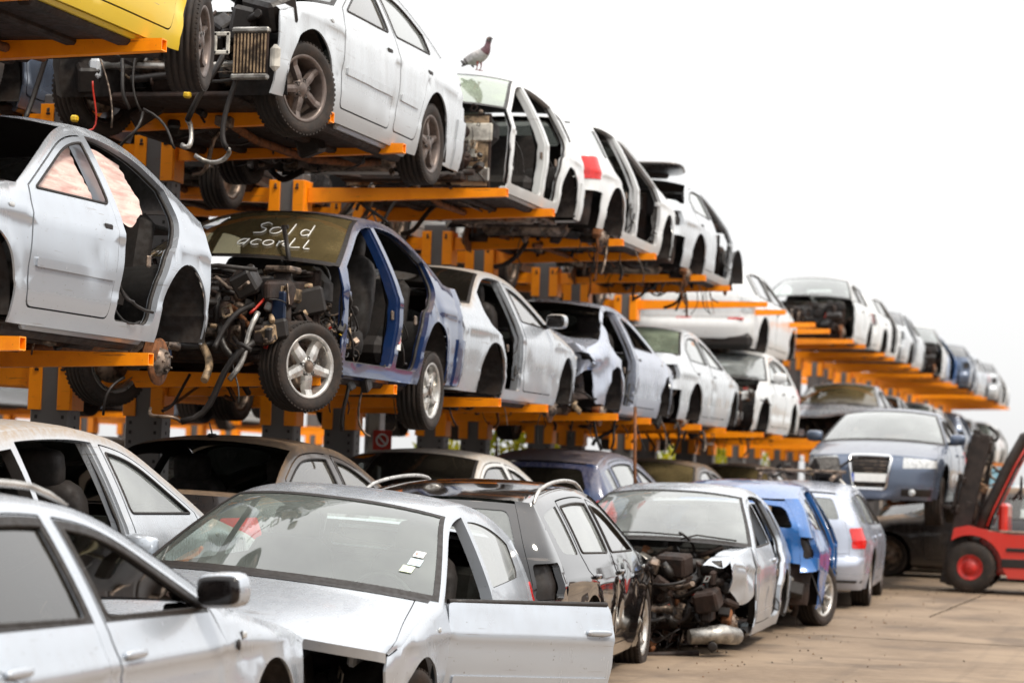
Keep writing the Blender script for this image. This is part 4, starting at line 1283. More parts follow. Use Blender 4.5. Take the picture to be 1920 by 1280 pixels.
def arm_mesh(sg):
    mb = MB(); L_ = 1.86; x0 = sg * .18; x1 = x0 + sg * L_
    h0, h1, wd = .135, .072, .075
    # tapered box section, open at the tip
    def ring(x, h, t): return [mb.vert((x, -wd / 2 + t, -h + t)), mb.vert((x, wd / 2 - t, -h + t)), mb.vert((x, wd / 2 - t, -t)), mb.vert((x, -wd / 2 + t, -t))]
    a = ring(x0, h0, 0); b = ring(x1, h1, 0); c = ring(x1, h1, .007); d = ring(x0 + sg * .3, h0, .007)
    for A, B in ((a, b), (b, c), (c, d)):
        for k in range(4): 
            q = (A[k], A[(k + 1) % 4], B[(k + 1) % 4], B[k]); mb.face(q if sg > 0 else q[::-1], ORG, 'flat')
    o = mb.build('arm'); me = o.data; bpy.data.objects.remove(o)
    mb = MB(); xc = sg * .115
    mb.bbox((xc, -.105, -.12), (.105, .014, .36), ORG, .003); mb.bbox((xc, .105, -.12), (.105, .014, .36), ORG, .003)
    mb.bbox((sg * .168, 0, -.12), (.014, .196, .36), ORG, .003)
    o = mb.build('bracket'); mb_ = o.data; bpy.data.objects.remove(o)
    mb = MB()
    for y in (-.118, .118): mb.bbox((xc - sg * .01, y, .015), (.022, .012, .03), STEEL, .004); mb.bbox((xc - sg * .012, y * 1.0, -.012), (.03, .014, .016), BLK, .003)
    o = mb.build('bolt'); mc = o.data; bpy.data.objects.remove(o)
    return me, mb_, mc
AR = {1: arm_mesh(1), -1: arm_mesh(-1)}
mb = MB(); CH = 4.06
mb.bbox((0, 0, CH / 2), (.31, .19, CH), GRY, .012)
for z in [.3 + .075 * k for k in range(49)]:
    for x in (-.105, .105): mb.box((x, -.096, z), (.022, .004, .026), BLK)
    mb.box((.156, 0.0, z), (.004, .02, .026), BLK)
mb.bbox((0, 0, .02), (.5, .4, .04), GRY, .006)
o = mb.build('column'); COLM = o.data; bpy.data.objects.remove(o)
mb = MB(); mb.bbox((1.05, 0, .13), (1.9, .14, .20), GRY, .01); mb.bbox((-1.05, 0, .13), (1.9, .14, .20), GRY, .01); o = mb.build('base_beam'); BASE = o.data; bpy.data.objects.remove(o)
ORD = ['first', 'second', 'third', 'fourth', 'fifth', 'sixth', 'seventh', 'eighth', 'ninth', 'tenth', 'eleventh', 'twelfth', 'thirteenth', 'fourteenth', 'fifteenth', 'sixteenth']
LV1, LV2 = 2.075, 3.925
posts = []
for k in range(16):
    for h in (0, 1):
        y = Y0 + MOD * k + 1.6 * h
        lab = 'grey rack column with orange arms, %s post of the %s pair from the near end' % ('nearer' if h == 0 else 'farther', ORD[k])
        p = thing('rack_column', lab, 'rack post', (PX, y, 0), group='columns of the orange cantilever rack'); p['kind'] = 'thing'
        posts.append(p); link(COLM, 'column', p); link(BASE, 'base_beam', p)
        for sg in (1, -1):
            for z in (LV1, LV2):
                zz = z
                if k == 5 and sg > 0 and z == LV2: zz = LV2
                a = link(AR[sg][0], 'arm', p, (0, 0, zz)); link(AR[sg][1], 'bracket', a); link(AR[sg][2], 'bolt', a)

# ------------------------------------------------------------------ copies
def dup(root, loc, label, rot=None, group=None, swap=None, scale=None):
    r = root.copy(); COL.objects.link(r); r.location = loc; r['label'] = label
    if rot: r.rotation_euler = rot
    if group: r['group'] = group
    if scale: r.scale = (scale,) * 3
    def cp(o, par):
        c = o.copy(); COL.objects.link(c); c.parent = par
        if swap and c.type == 'MESH':
            for i, sl in enumerate(c.material_slots):
                nm = sl.material.name if sl.material else ''
                if nm in swap: sl.link = 'OBJECT'; sl.material = swap[nm]
        for g in list(o.children): cp(g, c)
    for ch in list(root.children): cp(ch, r)
    return r

def repaint(a, b):
    return {'paint_' + a: PAINTS[b], 'paint_' + a + '_inner': PAINTS_J[b]}

def YC(k): return Y0 + MOD * k + .8 + .2
F_, R_ = rad(-90), rad(90)
Z1, Z2 = LV1 - .175, LV2 - .175
XR = -6.83
GT1, GT2, GG, GF = 'cars on the middle tier of the rack', 'cars on the top tier of the rack', 'cars on the ground under the rack', 'cars parked in the front row'

def part(mb, nm, root): return mb.build(nm, root)

# ======== top tier
yel, _, _ = car('bright yellow car body on the top tier with only its low sill in view', (XR, 12.42, Z2), R_, 'five', -1, 'yellow', cut=.95, hood=False, wheels=('five_grey', None), farw=('steel', None), steer=rad(13), seed=3, seats=False, group=GT2, step=.1, noglass='W')

B, SB, _ = car('silver white sedan on the top tier with dark five-spoke wheels and no front bumper', (XR, 16.95, Z2 - .06), F_, 'sedan', 1, 'pearl', cut=1.88, hood=False, bay=110, wheels=('five_grey', 'five_grey'), farw=('five_grey', 'five_grey'),
    moulding=True, handle='dark', frame=False, steer=-rad(20), scale=(1.045, 1.03, 1.13), seed=11, group=GT2, drop=(.0, .0), tail='nolamp', glassF=G_CLEAR, glassR=G_WHITE)
mb = MB(); radiator(mb, (1.93, .64, .45), .24, .25); part(mb, 'radiator', B)
mb = MB()
for a, b in (((1.9, .18, .80), (1.9, .18, .96)), ):
    c = V((2.02, .47, .50))
    for q in ((-1, 0), (1, 0), (0, -1), (0, 1)): mb.bbox(c + V((0, q[0] * .045, q[1] * .055)), (.012, .026 if q[0] else .115, .135 if q[0] else .026), PALE, .005)
part(mb, 'bumper_bracket', B)
mb = MB(); r_ = random.Random(5)
mb.bbox((1.95, .82, .42), (.06, .07, .16), PALE, .03); mb.bbox((1.9, .70, .98 - .12), (.05, .12, .10), PALE, .01)
mb.tube([(1.75, -.5, .42), (1.78, .1, .40), (1.75, .5, .42)], .022, ALU, 8)
for (a, b, rr, m_) in (((1.9, .45, .48), (1.95, .22, .05), .02, BLK), ((1.95, .22, .05), (1.96, .19, -.10), .017, ALU), ((1.9, .60, .45), (1.93, .50, -.12), .018, BLK), ((1.93, .5, -.12), (1.95, .28, -.16), .016, ALU),
    ((1.9, -.1, .8), (1.98, -.1, .1), .008, WIRE), ((1.95, -.1, .1), (1.98, -.25, -.15), .010, BLK), ((1.95, -.1, .12), (1.98, .15, -.12), .009, BLK), ((1.9, -.75, .7), (2.0, -.95, .02), .018, BLK), ((1.9, -.6, .7), (2.0, -.3, .0), .007, STEEL), ((1.9, -.5, .3), (1.95, -.55, .0), .006, RED), ((1.86, -.35, .6), (1.95, -.2, .12), .014, BLK)):
    mh = MB(); hose(mh, r_, a, b, rr, m_, .13, 7, 9); part(mh, 'dangling_hose', B)
for c in ((1.97, .22, .20), (1.93, -.62, .78), (1.98, -.58, .06)): mb.bbox(c, (.05, .045, .04), YEL, .01)
part(mb, 'front_brackets', B)

C_, SC, _ = car('white stripped shell with open doorways and bare firewall, a pigeon on its roof', (XR, YC(2) + .25, Z2), F_, 'five', 1, 'white', nodoor='FR', cut=.9, hood=False, wheels=(None, None), farw=(None, None), seed=21, group=GT2, shield=G_GREEN, seats=False, bay=0, interior=True, tail='nolamp')
mb = MB(); r_ = random.Random(8); mb.bbox((.93, 0, .55), (.04, 1.36, .66), BEIGE, .03)
for k in range(26): mb.bbox((.955 + r_.uniform(0, .03), r_.uniform(-.6, .6), r_.uniform(.3, .85)), (.03, r_.uniform(.05, .3), r_.uniform(.05, .25)), r_.choice((BEIGE, PALE, UND, UND, STEEL, ALU)), .012)
junk(mb, r_, (.95, -.66, .25), (1.12, .66, .92), 55, 60, [UND, UND, BLK, STEEL, ALU, BEIGE, WIRE], .2, .01)
hose(mb, r_, (1.05, -.5, .8), (1.08, .0, .45), .018, PALE, .1, 7); hose(mb, r_, (1.05, .0, .45), (1.05, .35, .9), .016, ALU, .1, 7)
part(mb, 'firewall', C_)
for k in range(8): mb = MB(); hose(mb, r_, (1.0 + r_.uniform(-.1, .3), -.35 + r_.uniform(-.3, .3), .2), (1.1 + r_.uniform(-.1, .2), -.4 + r_.uniform(-.35, .35), -.12 - r_.random() * .15), r_.choice((.02, .016, .008, .03)), r_.choice((BLK, BLK, STEEL)), .12, 7); part(mb, 'dangling_hose', C_)

D_, SD, _ = car('white estate shell on the top tier, rear to us, red lamp and rusty brake disc', (XR, YC(3) + .15, Z2), R_, 'five', -1, 'white', nodoor='FR', bumperR=False, tatters=16, wheels=(None, None), farw=(None, None), hubs='r', drop=(.1, .15), seed=31, group=GT2, rear_glass=G_WHITE, glassR=G_WHITE, scale=1.03, seats=True)
E_, SE, _ = car('silver car on the top tier without rear bumper, tailgate flung open above its roof', (XR, 30.42, Z2), R_, 'sedan', -1, 'pearl', bumperR=False, tail='nolamp', tatters=18, wheels=(None, None), farw=(None, None), hubs='rf', drop=(.05, .14), cut=.93, hood=False, liner=True, bay=30, seed=41, group=GT2, handle='dark', glassR=G_WHITE, glassF=G_WHITE, nodoor='F', noglass='B')
mb = MB(); mb.pillow((-1.30, -.1, 1.49), (.62, 1.1, .05), PAINTS['dark_dusty'], (0, .14, .12), .5, 24, 8); mb.bbox((-1.05, -.2, 1.44), (.2, .4, .05), UND, .02, (0, .1, .3)); part(mb, 'open_trunk_lid', E_)

SUVz = 3.05
F5, _, _ = car('white off-road car on a lower arm behind the two empty top arms, rear to us', (XR - .42, 37.2, SUVz + .06), R_, 'five', -1, 'white', wheels=(None, None), farw=(None, None), seed=51, group='pale cars far along the rack', glassR=G_DARK, glassF=G_DARK, step=.11, scale=1.09, tail='full', lampmat=CLEAR, plate=False)
mb = MB()
for y in (-.62, .1):
    mb = MB(); mb.bbox((-2.06, y, .60), (.02, .22, .03), LAMP, .006); part(mb, 'reflector', F5)
mb = MB(); mb.bbox((-2.0, 0, .30), (.16, 1.7, .22), BLK, .06); part(mb, 'bumper_apron', F5)

# far prototypes
FAR = {}
def far(key, label, loc, yaw, group, **kw):
    r, s_, _ = car(label, loc, yaw, step=.13, wheels=(None, None), farw=(None, None), group=group, exhaust=False, **kw); FAR[key] = r; return r
far('G', 'white wreck on the top tier with an empty engine bay facing us', (XR, YC(7) + .6, Z2), F_, 'pale cars far along the rack', shape='five', vis=1, col='white', cut=.93, hood=False, bay=70, seed=61, drop=(0, 0), hubs='f')
far('H', 'white estate on the top tier with a hole where its tailgate glass was', (XR, YC(8) + .9, Z2), R_, 'pale cars far along the rack', shape='wagon', vis=-1, col='white', noglass='B', seed=62, tail='nolamp', nodoor='F')
far('I', 'pale silver saloon with its dark wheel arches empty, third beyond the empty top arms', (XR, YC(9) + 1.1, Z2), R_, 'pale cars far along the rack', shape='sedan', vis=-1, col='pearl', seed=63, tail='nolamp', nodoor='R')
TOPF = [('G', F_, 'white car without bonnet on the top tier, fourth beyond the empty arms'), ('H', R_, 'blue estate on the top tier, fifth beyond the empty arms'), ('I', R_, 'slate saloon on the top tier, sixth beyond the empty arms'),
        ('G', F_, 'silver bonnetless car on the top tier, third from the far end of the rack'), ('I', R_, 'silver car on the top tier, second from the far end of the rack'), ('H', R_, 'white estate at the very far end of the top tier')]
for i, (k, yw, lb) in enumerate(TOPF):
    dup(FAR[k], (XR + .12 * (-1) ** i, YC(10 + i) + 1.2 - .3 * (i % 3), Z2 + .03 * (i % 2)), lb, rot=(0, 0, yw + rad(3) * (-1) ** i), group='pale cars far along the rack', swap=repaint('white', 'silver') if i == 3 else repaint('white', 'blue') if i == 1 else repaint('pearl', 'steel_blue') if i == 2 else None)

# ======== middle tier
def crush(cx, cz, amt, seed):
    def f(p):
        k = sstep(cx + .9, cx - .9, p.x)
        n = mnoise.noise_vector(V((p.x * 2.2 + seed, p.y * 2.0, p.z * 2.4)))
        m = mnoise.noise_vector(V((p.x * 5.2 + seed, p.y * 5.0, p.z * 5.4)))
        q = p + (n * amt + m * amt * .4) * k
        q.x += k * amt * 1.2 * (.6 + n.z); q.z -= k * amt * .5 * sstep(.6, 1.0, p.z)
        return q
    return f
def crush_front(cx, amt, seed):
    def f(p):
        k = sstep(cx - .5, cx + .9, p.x)
        n = mnoise.noise_vector(V((p.x * 2.4 + seed, p.y * 2.2, p.z * 2.4))); m = mnoise.noise_vector(V((p.x * 6 + seed, p.y * 6, p.z * 6)))
        q = p + (n * amt + m * amt * .35) * k; q.x -= k * amt * 1.5
        return q
    return f

a_, SA, _ = car('silver car on the middle tier with pink airbag curtains behind its door windows', (XR + .02, 12.26, Z1 + .06), F_, 'stub', 1, 'silver', nodoor='R', moulding=True, handle='dark', wheels=(None, None), farw=('steel', 'steel'), hubs='r', drop=(.1, .22), noglass='FW', seed=71, group=GT1, scale=1.0, cut=1.82, hood=False, bay=20, tail='none', bumperR=False)
def curtain():
    m, nt = nodes_of('airbag_cloth'); tc = N(nt, 'ShaderNodeTexCoord').outputs['Object']
    b = N(nt, 'ShaderNodeBsdfPrincipled'); b.inputs['Roughness'].default_value = .9
    mp = N(nt, 'ShaderNodeMapping'); mp.inputs['Scale'].default_value = (1.2, 1, 9); L(nt, tc, mp.inputs['Vector'])
    f1 = ramp(nt, noise_node(nt, 3., 5., .6, mp.outputs[0]), .35, .7); f2 = ramp(nt, noise_node(nt, 4., 5., .7, tc), .58, .75)
    c = mixc(nt, f1, (.66, .52, .47), (.48, .29, .26)); c = mixc(nt, math_n(nt, 'MULTIPLY', f2, .7), c, (.32, .10, .07)); L(nt, c, b.inputs['Base Color']); out(nt, b.outputs[0]); return m
CUR = curtain()
for i, (x0, x1) in enumerate(((.60, -.18), (-.34, -.86))):
    mb = MB(); r_ = random.Random(60 + i)
    def P_(u, v):
        x = x0 + (x1 - x0) * u; zt = SA.ztopx(x) - .11; zb = .90 + .05 * sin(7 * u + i) ; z = zt + (zb - zt) * v
        n = mnoise.noise(V((x * 3, z * 4, i * 7.))) * .03 + (abs(mnoise.noise(V((x * 3 + z * 3, z * 18, i)))) - .2) * .018
        return V((x, SA.W(x, z) - .075 + n, z))
    mb.grid(P_, 40, 30, CUR, (0, 1, .2)); part(mb, 'airbag_curtain', a_)
# shards of windscreen left hanging on the far pillar
mb = MB(); pr = SA.patches()['shield']
mb.grid(lambda u, v: pr(-.9 + .5 * u * (1 - .7 * v), .35 + .6 * (1 - v)) + V((.02, 0, .03 * u)), 6, 6, G_GREEN, (1, 0, 1)); part(mb, 'windshield', a_)

NAVY_D = simple('navy_bracket', (.010, .020, .050), .4, .2, .3)
b_, Sb, _ = car('dark blue saloon on the middle tier with handwriting across its dusty windshield', (XR + .11, 17.0, Z1), F_, 'sedan', 1, 'navy', nodoor='FR', cut=.93, hood=False, bay=190, wheels=('five_silver', 'five_silver'), farw=('five_silver', None), frame=False, shield=G_DUSTY, steer=-rad(26), seed=81, group=GT1, drop=(.10, .16), scale=(1.0, 1.0, 1.05), tatters=8, noglass='', wipers=False, tail='nolamp')
pr = Sb.patches()['shield']
STROKES = {  # handwriting in cells 0..1 wide, 0..1 high
 'S': [[(.95, .85), (.5, .98), (.1, .8), (.35, .55), (.8, .42), (.7, .12), (.05, .05)]], 'o': [[(.5, .62), (.1, .5), (.08, .2), (.45, .05), (.85, .2), (.88, .48), (.5, .62)]],
 'l': [[(.5, 1.0), (.45, .05)]], 'd': [[(.75, .5), (.3, .6), (.08, .35), (.3, .08), (.75, .25)], [(.78, 1.05), (.72, .05)]],
 'a': [[(.8, .62), (.3, .62), (.05, .3), (.3, .08), (.8, .3)], [(.85, .68), (.75, .02)]], 'c': [[(.9, .55), (.4, .62), (.1, .32), (.4, .06), (.9, .12)]],
 'r': [[(.15, .6), (.2, .05)], [(.18, .4), (.45, .6), (.85, .55), (.6, .25), (.95, .05)]], 'L': [[(.15, 1.0), (.12, .08), (.95, .12)]], 'I': [[(.2, .95), (.1, .1), (.6, .1)]]}
mb = MB()
def write(word, u0, v0, du, dv, cw):
    for i, ch in enumerate(word):
        for st in STROKES.get(ch, []):
            pts = []
            sm_ = crs(st, 5) if len(st) > 2 else [(st[0][0] + (st[1][0] - st[0][0]) * t / 4, st[0][1] + (st[1][1] - st[0][1]) * t / 4) for t in range(5)]
            for (x, y) in sm_:
                u = u0 + (i + x * .85) * cw; v = v0 + y * dv
                pts.append(pr(u, v) + V((.006, 0, .006)))
            mb.tube(pts, .0042, WHITE, 5)
write('Sold', .10, .42, 0, .22, .15); write('acorLI', .04, .20, 0, .17, .122)
part(mb, 'handwriting', b_)
mb = MB(); mb.bbox((-.33, Sb.W(-.33, .5) - .012, .50), (.09, .012, .17), WHITE, .003); mb.box((-.33, Sb.W(-.33, .5) - .003, .565), (.088, .004, .03), YEL)
mb.lathe([(0, .03), (.003, .03), (.003, .023), (0, .023)], RED, 16, (-.33, Sb.W(-.33, .5) - .006, .49)); part(mb, 'warning_sticker', b_)
mb = MB(); r_ = random.Random(15)
mb.bbox((1.95, -.05, .45), (.02, .30, .05), NAVY_D, .006); mb.bbox((1.95, -.18, .38), (.02, .05, .34), NAVY_D, .006); mb.bbox((1.95, .02, .36), (.02, .05, .16), NAVY_D, .006); mb.bbox((1.95, -.09, .26), (.02, .2, .05), NAVY_D, .006)
mb.lathe([(0, .018), (.01, .018), (.01, 0)], PALE, 10, (1.96, .08, .46), 'x')
mb.tube([(1.9, -.12, .80), (1.88, .3, .84), (1.8, .55, .82)], .016, BLK); mb.tube([(1.9, -.12, .80), (1.94, -.15, .5)], .014, BLK)
for (p, q, rr, m_) in (((1.8, .55, .35), (1.95, .1, -.18), .022, BLK), ((1.95, .1, -.18), (1.97, -.12, -.1), .012, STEEL), ((1.75, .55, .55), (1.9, .42, .1), .02, ALU), ((1.7, .5, .6), (1.9, .3, .3), .02, BLK), ((1.85, .45, .30), (1.92, .5, -.05), .006, WIRE), ((1.8, -.4, .1), (1.9, -.5, -.15), .01, BLK)): mh = MB(); hose(mh, r_, p, q, rr, m_, .12, 8, 9); part(mh, 'dangling_hose', b_)
part(mb, 'front_bracket', b_)
mb = MB(); mb.tube([pr(.62, .02) + V((.05, 0, -.02)), pr(.55, .12) + V((.03, 0, .08)), pr(.46, .33) + V((.03, 0, .09))], .018, BLK, 6); mb.bbox(pr(.46, .36) + V((.03, 0, .08)), (.02, .06, .03), BLK, .006); part(mb, 'bonnet_hinge', b_)
mb = MB(); junk(mb, r_, (.55, .45, .32), (.95, .86, .66), 46, 60, [BLK, BLK, UND, STEEL, WIRE, BEIGE], .12, .22); part(mb, 'wiring_loom', b_)
mb = MB(); mb.tube([(1.38, .62, .38), (1.36, .60, .62)], .035, UND, 10); mb.tube([(1.37, .6, .62), (1.35, .56, .86)], .055, UND, 12); mb.bbox((1.34, .56, .86), (.22, .2, .04), STEEL, .012); mb.bbox((1.3, .60, .70), (.5, .06, .10), BEIGE, .015)
mb.bbox((1.55, .62, .60), (.04, .10, .20), NAVY_D, .01); part(mb, 'suspension_strut', b_)

c_, Sc, _ = car('silver saloon with dusty brown roof on the middle tier, wing mirror on its door', (XR, YC(2) + .35, Z1), R_, 'sedan', -1, 'silver_dusty', nodoor='R', tail='nolamp', wheels=(None, None), farw=(None, None), hubs='f', drop=(.14, .1), mirror=True, handle=None, tatters=8, seed=91, group=GT1, rear_glass=G_DARK, scale=.98)
mb = MB(); r_ = random.Random(3); hose(mb, r_, (-2.15, -.72, .72), (-2.22, -.62, .50), .008, WIRE, .05); mb.bbox((-2.22, -.62, .48), (.03, .04, .05), BLK, .01); mb.bbox((-2.12, -.70, .76), (.05, .12, .10), PALE, .03); part(mb, 'lamp_wiring', c_)
d_, Sd, _ = car('crumpled silver car with a crushed rear end on the middle tier', (XR, YC(3) + .45, Z1), R_, 'sedan', -1, 'silver_blue', nodoor='R', tail='nolamp', bumperR=False, wheels=(None, None), farw=(None, None), hubs='r', drop=(.1, .13), seed=101, group=GT1, tatters=14, handle='dark', deform=crush(-1.6, 1, .15, 3.3), noglass='BF')
e_, Se, _ = car('pale saloon on the middle tier between the crumpled car and the mirrored wreck', (XR, YC(4) + .3, Z1), R_, 'sedan', -1, 'pearl', tail='nolamp', bumperR=False, wheels=(None, None), farw=(None, None), hubs='r', drop=(.1, .13), seed=111, group=GT1, tatters=14, handle='dark', glassR=G_WHITE, glassF=G_WHITE, nodoor='', rear_glass=G_GREEN)
f_, Sf, _ = car('white wreck on the middle tier facing us with a grey wing mirror and no bonnet', (XR, YC(5) + .9, Z1), F_, 'five', 1, 'white', cut=1.86, hood=False, bay=80, wheels=(None, None), farw=(None, None), mirror=True, tatters=10, seed=121, group=GT1, glassF=G_WHITE, glassR=G_WHITE, step=.09, shield=G_WHITE)
g_, Sg, _ = car('wreck with a buckled bonnet on the middle tier behind the raised blue car', (-6.6, 46.6, Z1), F_, 'sedan', 1, 'silver', wheels=(None, None), farw=(None, None), seed=131, group='pale cars far along the rack', bay=46, cut=1.87, step=.1, deform=crush_front(1.2, .12, 1.7), shield=G_DUSTY)
k6 = far('J', 'grey car on the middle tier hidden behind the buckled wreck', (XR, YC(8) + 1., Z1), R_, 'pale cars far along the rack', shape='five', vis=-1, col='steel_blue', seed=141, tail='nolamp', nodoor='R')
MIDF = [('I', 'silver saloon on the middle tier, first beyond the buckled wreck'), ('G', 'white bonnetless car on the middle tier, second beyond the buckled wreck'), ('H', 'white estate on the middle tier, third beyond the buckled wreck'), ('J', 'grey car on the middle tier, fourth beyond the buckled wreck'),
        ('I', 'silver saloon on the middle tier, fifth beyond the buckled wreck'), ('G', 'white car on the middle tier, sixth beyond the buckled wreck'), ('H', 'white estate at the far end of the middle tier')]
for i, (k, lb) in enumerate(MIDF): dup(FAR[k], (XR - .05 * (-1) ** i, YC(9 + i) + 1.2, Z1), lb, group='pale cars far along the rack')

# ======== ground row under the rack
ZB = .22
b1, _, _ = car('silver estate under the rack with an open doorway beside a pale door window', (-6.45, 12.35, ZB), rad(93), 'wagon', -1, 'silver_dusty', nodoor='R', wheels=('steel', 'steel'), farw=('steel', 'steel'), seed=151, group=GG, glassF=G_WHITE, noglass='BQ', handle='dark')
b2, _, _ = car('dark car with a dusty brown roof and a small roof aerial, under the rack', (-6.75, 16.9, ZB), R_, 'sedan', -1, 'dark_dusty', wheels=('steel', 'steel'), farw=('steel', 'steel'), seed=161, group=GG, antenna=True, noglass='B', glassR=G_CLEAR)
b3, _, _ = car('white car with tan dusty roof and dark rear glass under the rack', (-6.85, 21.9, ZB - .02), R_, 'sedan', -1, 'white_dusty', wheels=('steel', 'steel'), farw=('steel', 'steel'), seed=171, group=GG, rear_glass=G_DARK)
b4, _, _ = car('dark blue hatchback with a red tail lamp under the rack', (-6.7, 26.5, ZB), R_, 'five', -1, 'navy', wheels=('steel', 'steel'), farw=('steel', 'steel'), seed=181, group=GG, glassR=G_WHITE, rear_glass=G_DARK, scale=1.02, tail='full')
b5, _, _ = car('brown dusty car under the rack behind the wreck with the clear windshield', (-6.7, 31.0, ZB), R_, 'sedan', -1, 'dark_dusty', wheels=('steel', 'steel'), farw=('steel', 'steel'), seed=191, group=GG, step=.1, rear_glass=G_DUSTY)
b6, _, _ = car('dark dusty car under the rack behind the blue and white estate', (-6.8, 36.0, ZB), F_, 'sedan', 1, 'dark_dusty', wheels=('steel', 'steel'), farw=('steel', 'steel'), seed=201, group=GG, step=.12, shield=G_DUSTY, hood=True, cut=1.9)

# ======== front row
f1, S1, _ = car('silver estate nearest the camera with a black window frame and dark wing mirror', (-4.55, 8.25, -.10), rad(91.5), 'wagon', -1, 'silver', wheels=(None, 'five_silver'), farw=('steel', 'steel'), seed=211, group=GF, mirror=True, rails=True, glassR=G_DARK, noglass='F', cut=1.9, hood=False, bay=40, roll=rad(-4), step=.06, hubs='f', blackframe=True)
for (x, z, r) in ((1.02, .80, .016), (.95, .765, .020), (1.0, .735, .012)):
    mb = MB(); mb.pillow((x, -S1.W(x, z), z), (r * 2, .012, r * 2.4), BLK, None, 1.); part(mb, 'fixing_hole', f1)
f2, S2, _ = car('silver three-door car with its long door standing open and stickers on the windshield', (-4.72, 12.75, -.09), rad(-85), 'hatch', 1, 'silver', openF=rad(37), wheels=('steel', 'steel'), farw=('steel', 'steel'), seed=221, group=GF, cut=1.9, hood=True, bay=50, roll=rad(-4.5), shield=G_SHIELD, glassR=G_WHITE, step=.06, mirror_far=True, wipers=False, steer=-rad(14), moulding=True)
mb = MB(); pr = S2.patches()['shield']
for k, (u, v, w_, h_, m_) in enumerate(((.835, .44, .07, .065, WHITE), (.815, .35, .085, .075, simple('pale_blue_paper', (.55, .66, .70), .6)), (.77, .265, .08, .07, simple('pale_green_paper', (.66, .72, .55), .6)))):
    mb.grid(lambda a, b: pr(u + w_ * (a - .5) + .02 * b, v + h_ * (b - .5)) + V((.004, 0, .004)), 2, 2, m_, (1, 0, .6))
    if k == 0: mb.grid(lambda a, b: pr(u - w_ * .22 + w_ * .2 * a, v + h_ * .5 * (b - .5)) + V((.006, 0, .006)), 2, 2, simple('faded_red_print', (.62, .25, .22), .6), (1, 0, .6))
    else:
        for q in range(3): mb.grid(lambda a, b: pr(u + w_ * .8 * (a - .5) + .01 * q, v + h_ * (.25 * q - .25 + .06 * b)) + V((.006, 0, .006)), 2, 1, simple('grey_print', (.40, .44, .45), .6), (1, 0, .6))
part(mb, 'sticker', f2)
f3, S3, _ = car('black estate with roof rails and mirror-like paint, behind the open silver door', (-4.84, 16.95, -.04), R_ + rad(4), 'wagon', -1, 'black', wheels=('five_silver', 'five_silver'), farw=('five_silver', 'five_silver'), seed=231, group=GF, rails=True, glassR=G_WHITE, glassF=G_DARK, rear_glass=G_WHITE, tail='nolamp', nodoor='')
f4, S4, _ = car('wrecked silver car with an open engine bay and clear hazy windshield, front to us', (-4.45, 21.0, -.06), rad(-87), 'five', 1, 'silver', cut=.93, hood=False, frame=False, bay=210, wheels=(None, None), farw=(None, None), seed=246, group=GF, shield=G_WHITE, nodoor='R', noglass='FR', tail='nolamp', hubs='f')
mb = MB()
def crum(u, v):
    x = .95 + .78 * u; zt = S4.ztopx(x) + .0; z = zt - (.30 + .10 * sin(5 * u)) * v
    n = mnoise.noise_vector(V((x * 4, z * 5, 2.))) * .07 * (.3 + u); return V((x, S4.W(x, z) - .02 - .10 * u, z)) + n
mb.grid(crum, 26, 16, PAINTS_J['silver'], (0, 1, .2))
def crum2(u, v):
    x = .95 + .72 * u; y = S4.W(x, .85) - .03 - .16 * v; n = mnoise.noise_vector(V((x * 4, y * 6, 5.))) * .05 * (.2 + u)
    return V((x, y - .10 * u, S4.ztopx(x) + .01)) + n
mb.grid(crum2, 22, 6, PAINTS_J['silver'], (0, 0, 1)); part(mb, 'fender', f4)
mb = MB(); r_ = random.Random(44); mb.tube([(1.5, .78, .22), (1.75, .70, .25), (1.88, .45, .22)], [.07, .08, .06], ALU, 12); mb.tube([(1.8, -.5, .12), (1.95, .1, .06), (1.7, .5, .08)], .025, UND, 8)
junk(mb, r_, (1.45, -.6, .06), (1.85, .7, .35), 34, 20, [BLK, UND, UND, RUST, STEEL], .2, .02); part(mb, 'broken_front_axle', f4)
f5, S5, _ = car('blue and white estate in the front row with a missing lamp and bright alloy wheel', (-4.50, 25.2, .0), R_ + rad(6), 'wagon', -1, 'blue', wheels=('multi', 'multi'), farw=('multi', 'multi'), seed=251, group=GF, nodoor='FR', tail='nolamp', bumperR=False, noglass='B', cut=.93, hood=False, tatters=10, deform=lambda p: crush(-2.0, 1, .09, 8.1)(p) if p.x < -1.2 else p)
for ch in f5.children:
    if ch.name.startswith('wheel') and ch.location.x < 0 and ch.location.y < 0: ch.rotation_euler.z -= rad(22); ch.rotation_euler.x = rad(2)
f6, S6, _ = car('silver estate with a bright red tail lamp at the far end of the front row', (-4.55, 29.4, .0), R_ + rad(4), 'wagon', -1, 'silver_blue', wheels=('multi', 'multi'), farw=('multi', 'multi'), seed=261, group=GF, glassR=G_WHITE, rear_glass=G_WHITE, step=.1)
f7, S7, _ = car('dark blue saloon with chrome grille and blank plate held up on the forklift forks', (-4.15, 34.2, 1.0), rad(-89.5), 'sedan', 1, 'steel_blue', full_nose=True, wheels=('five_grey', 'five_grey'), farw=('five_grey', 'five_grey'), seed=271, mirror=True, mirror_far=True, drop=(.12, .12), shield=G_WHITE, scale=1.05, step=.1, name='raised_car')
f9, _, _ = car('dark saloon seen side-on behind the forklift, under the raised car', (-3.1, 37.6, .0), rad(180), 'sedan', 1, 'dark_dusty', wheels=('steel', 'steel'), farw=('steel', 'steel'), seed=281, step=.12, glassF=G_WHITE, name='parked_car')

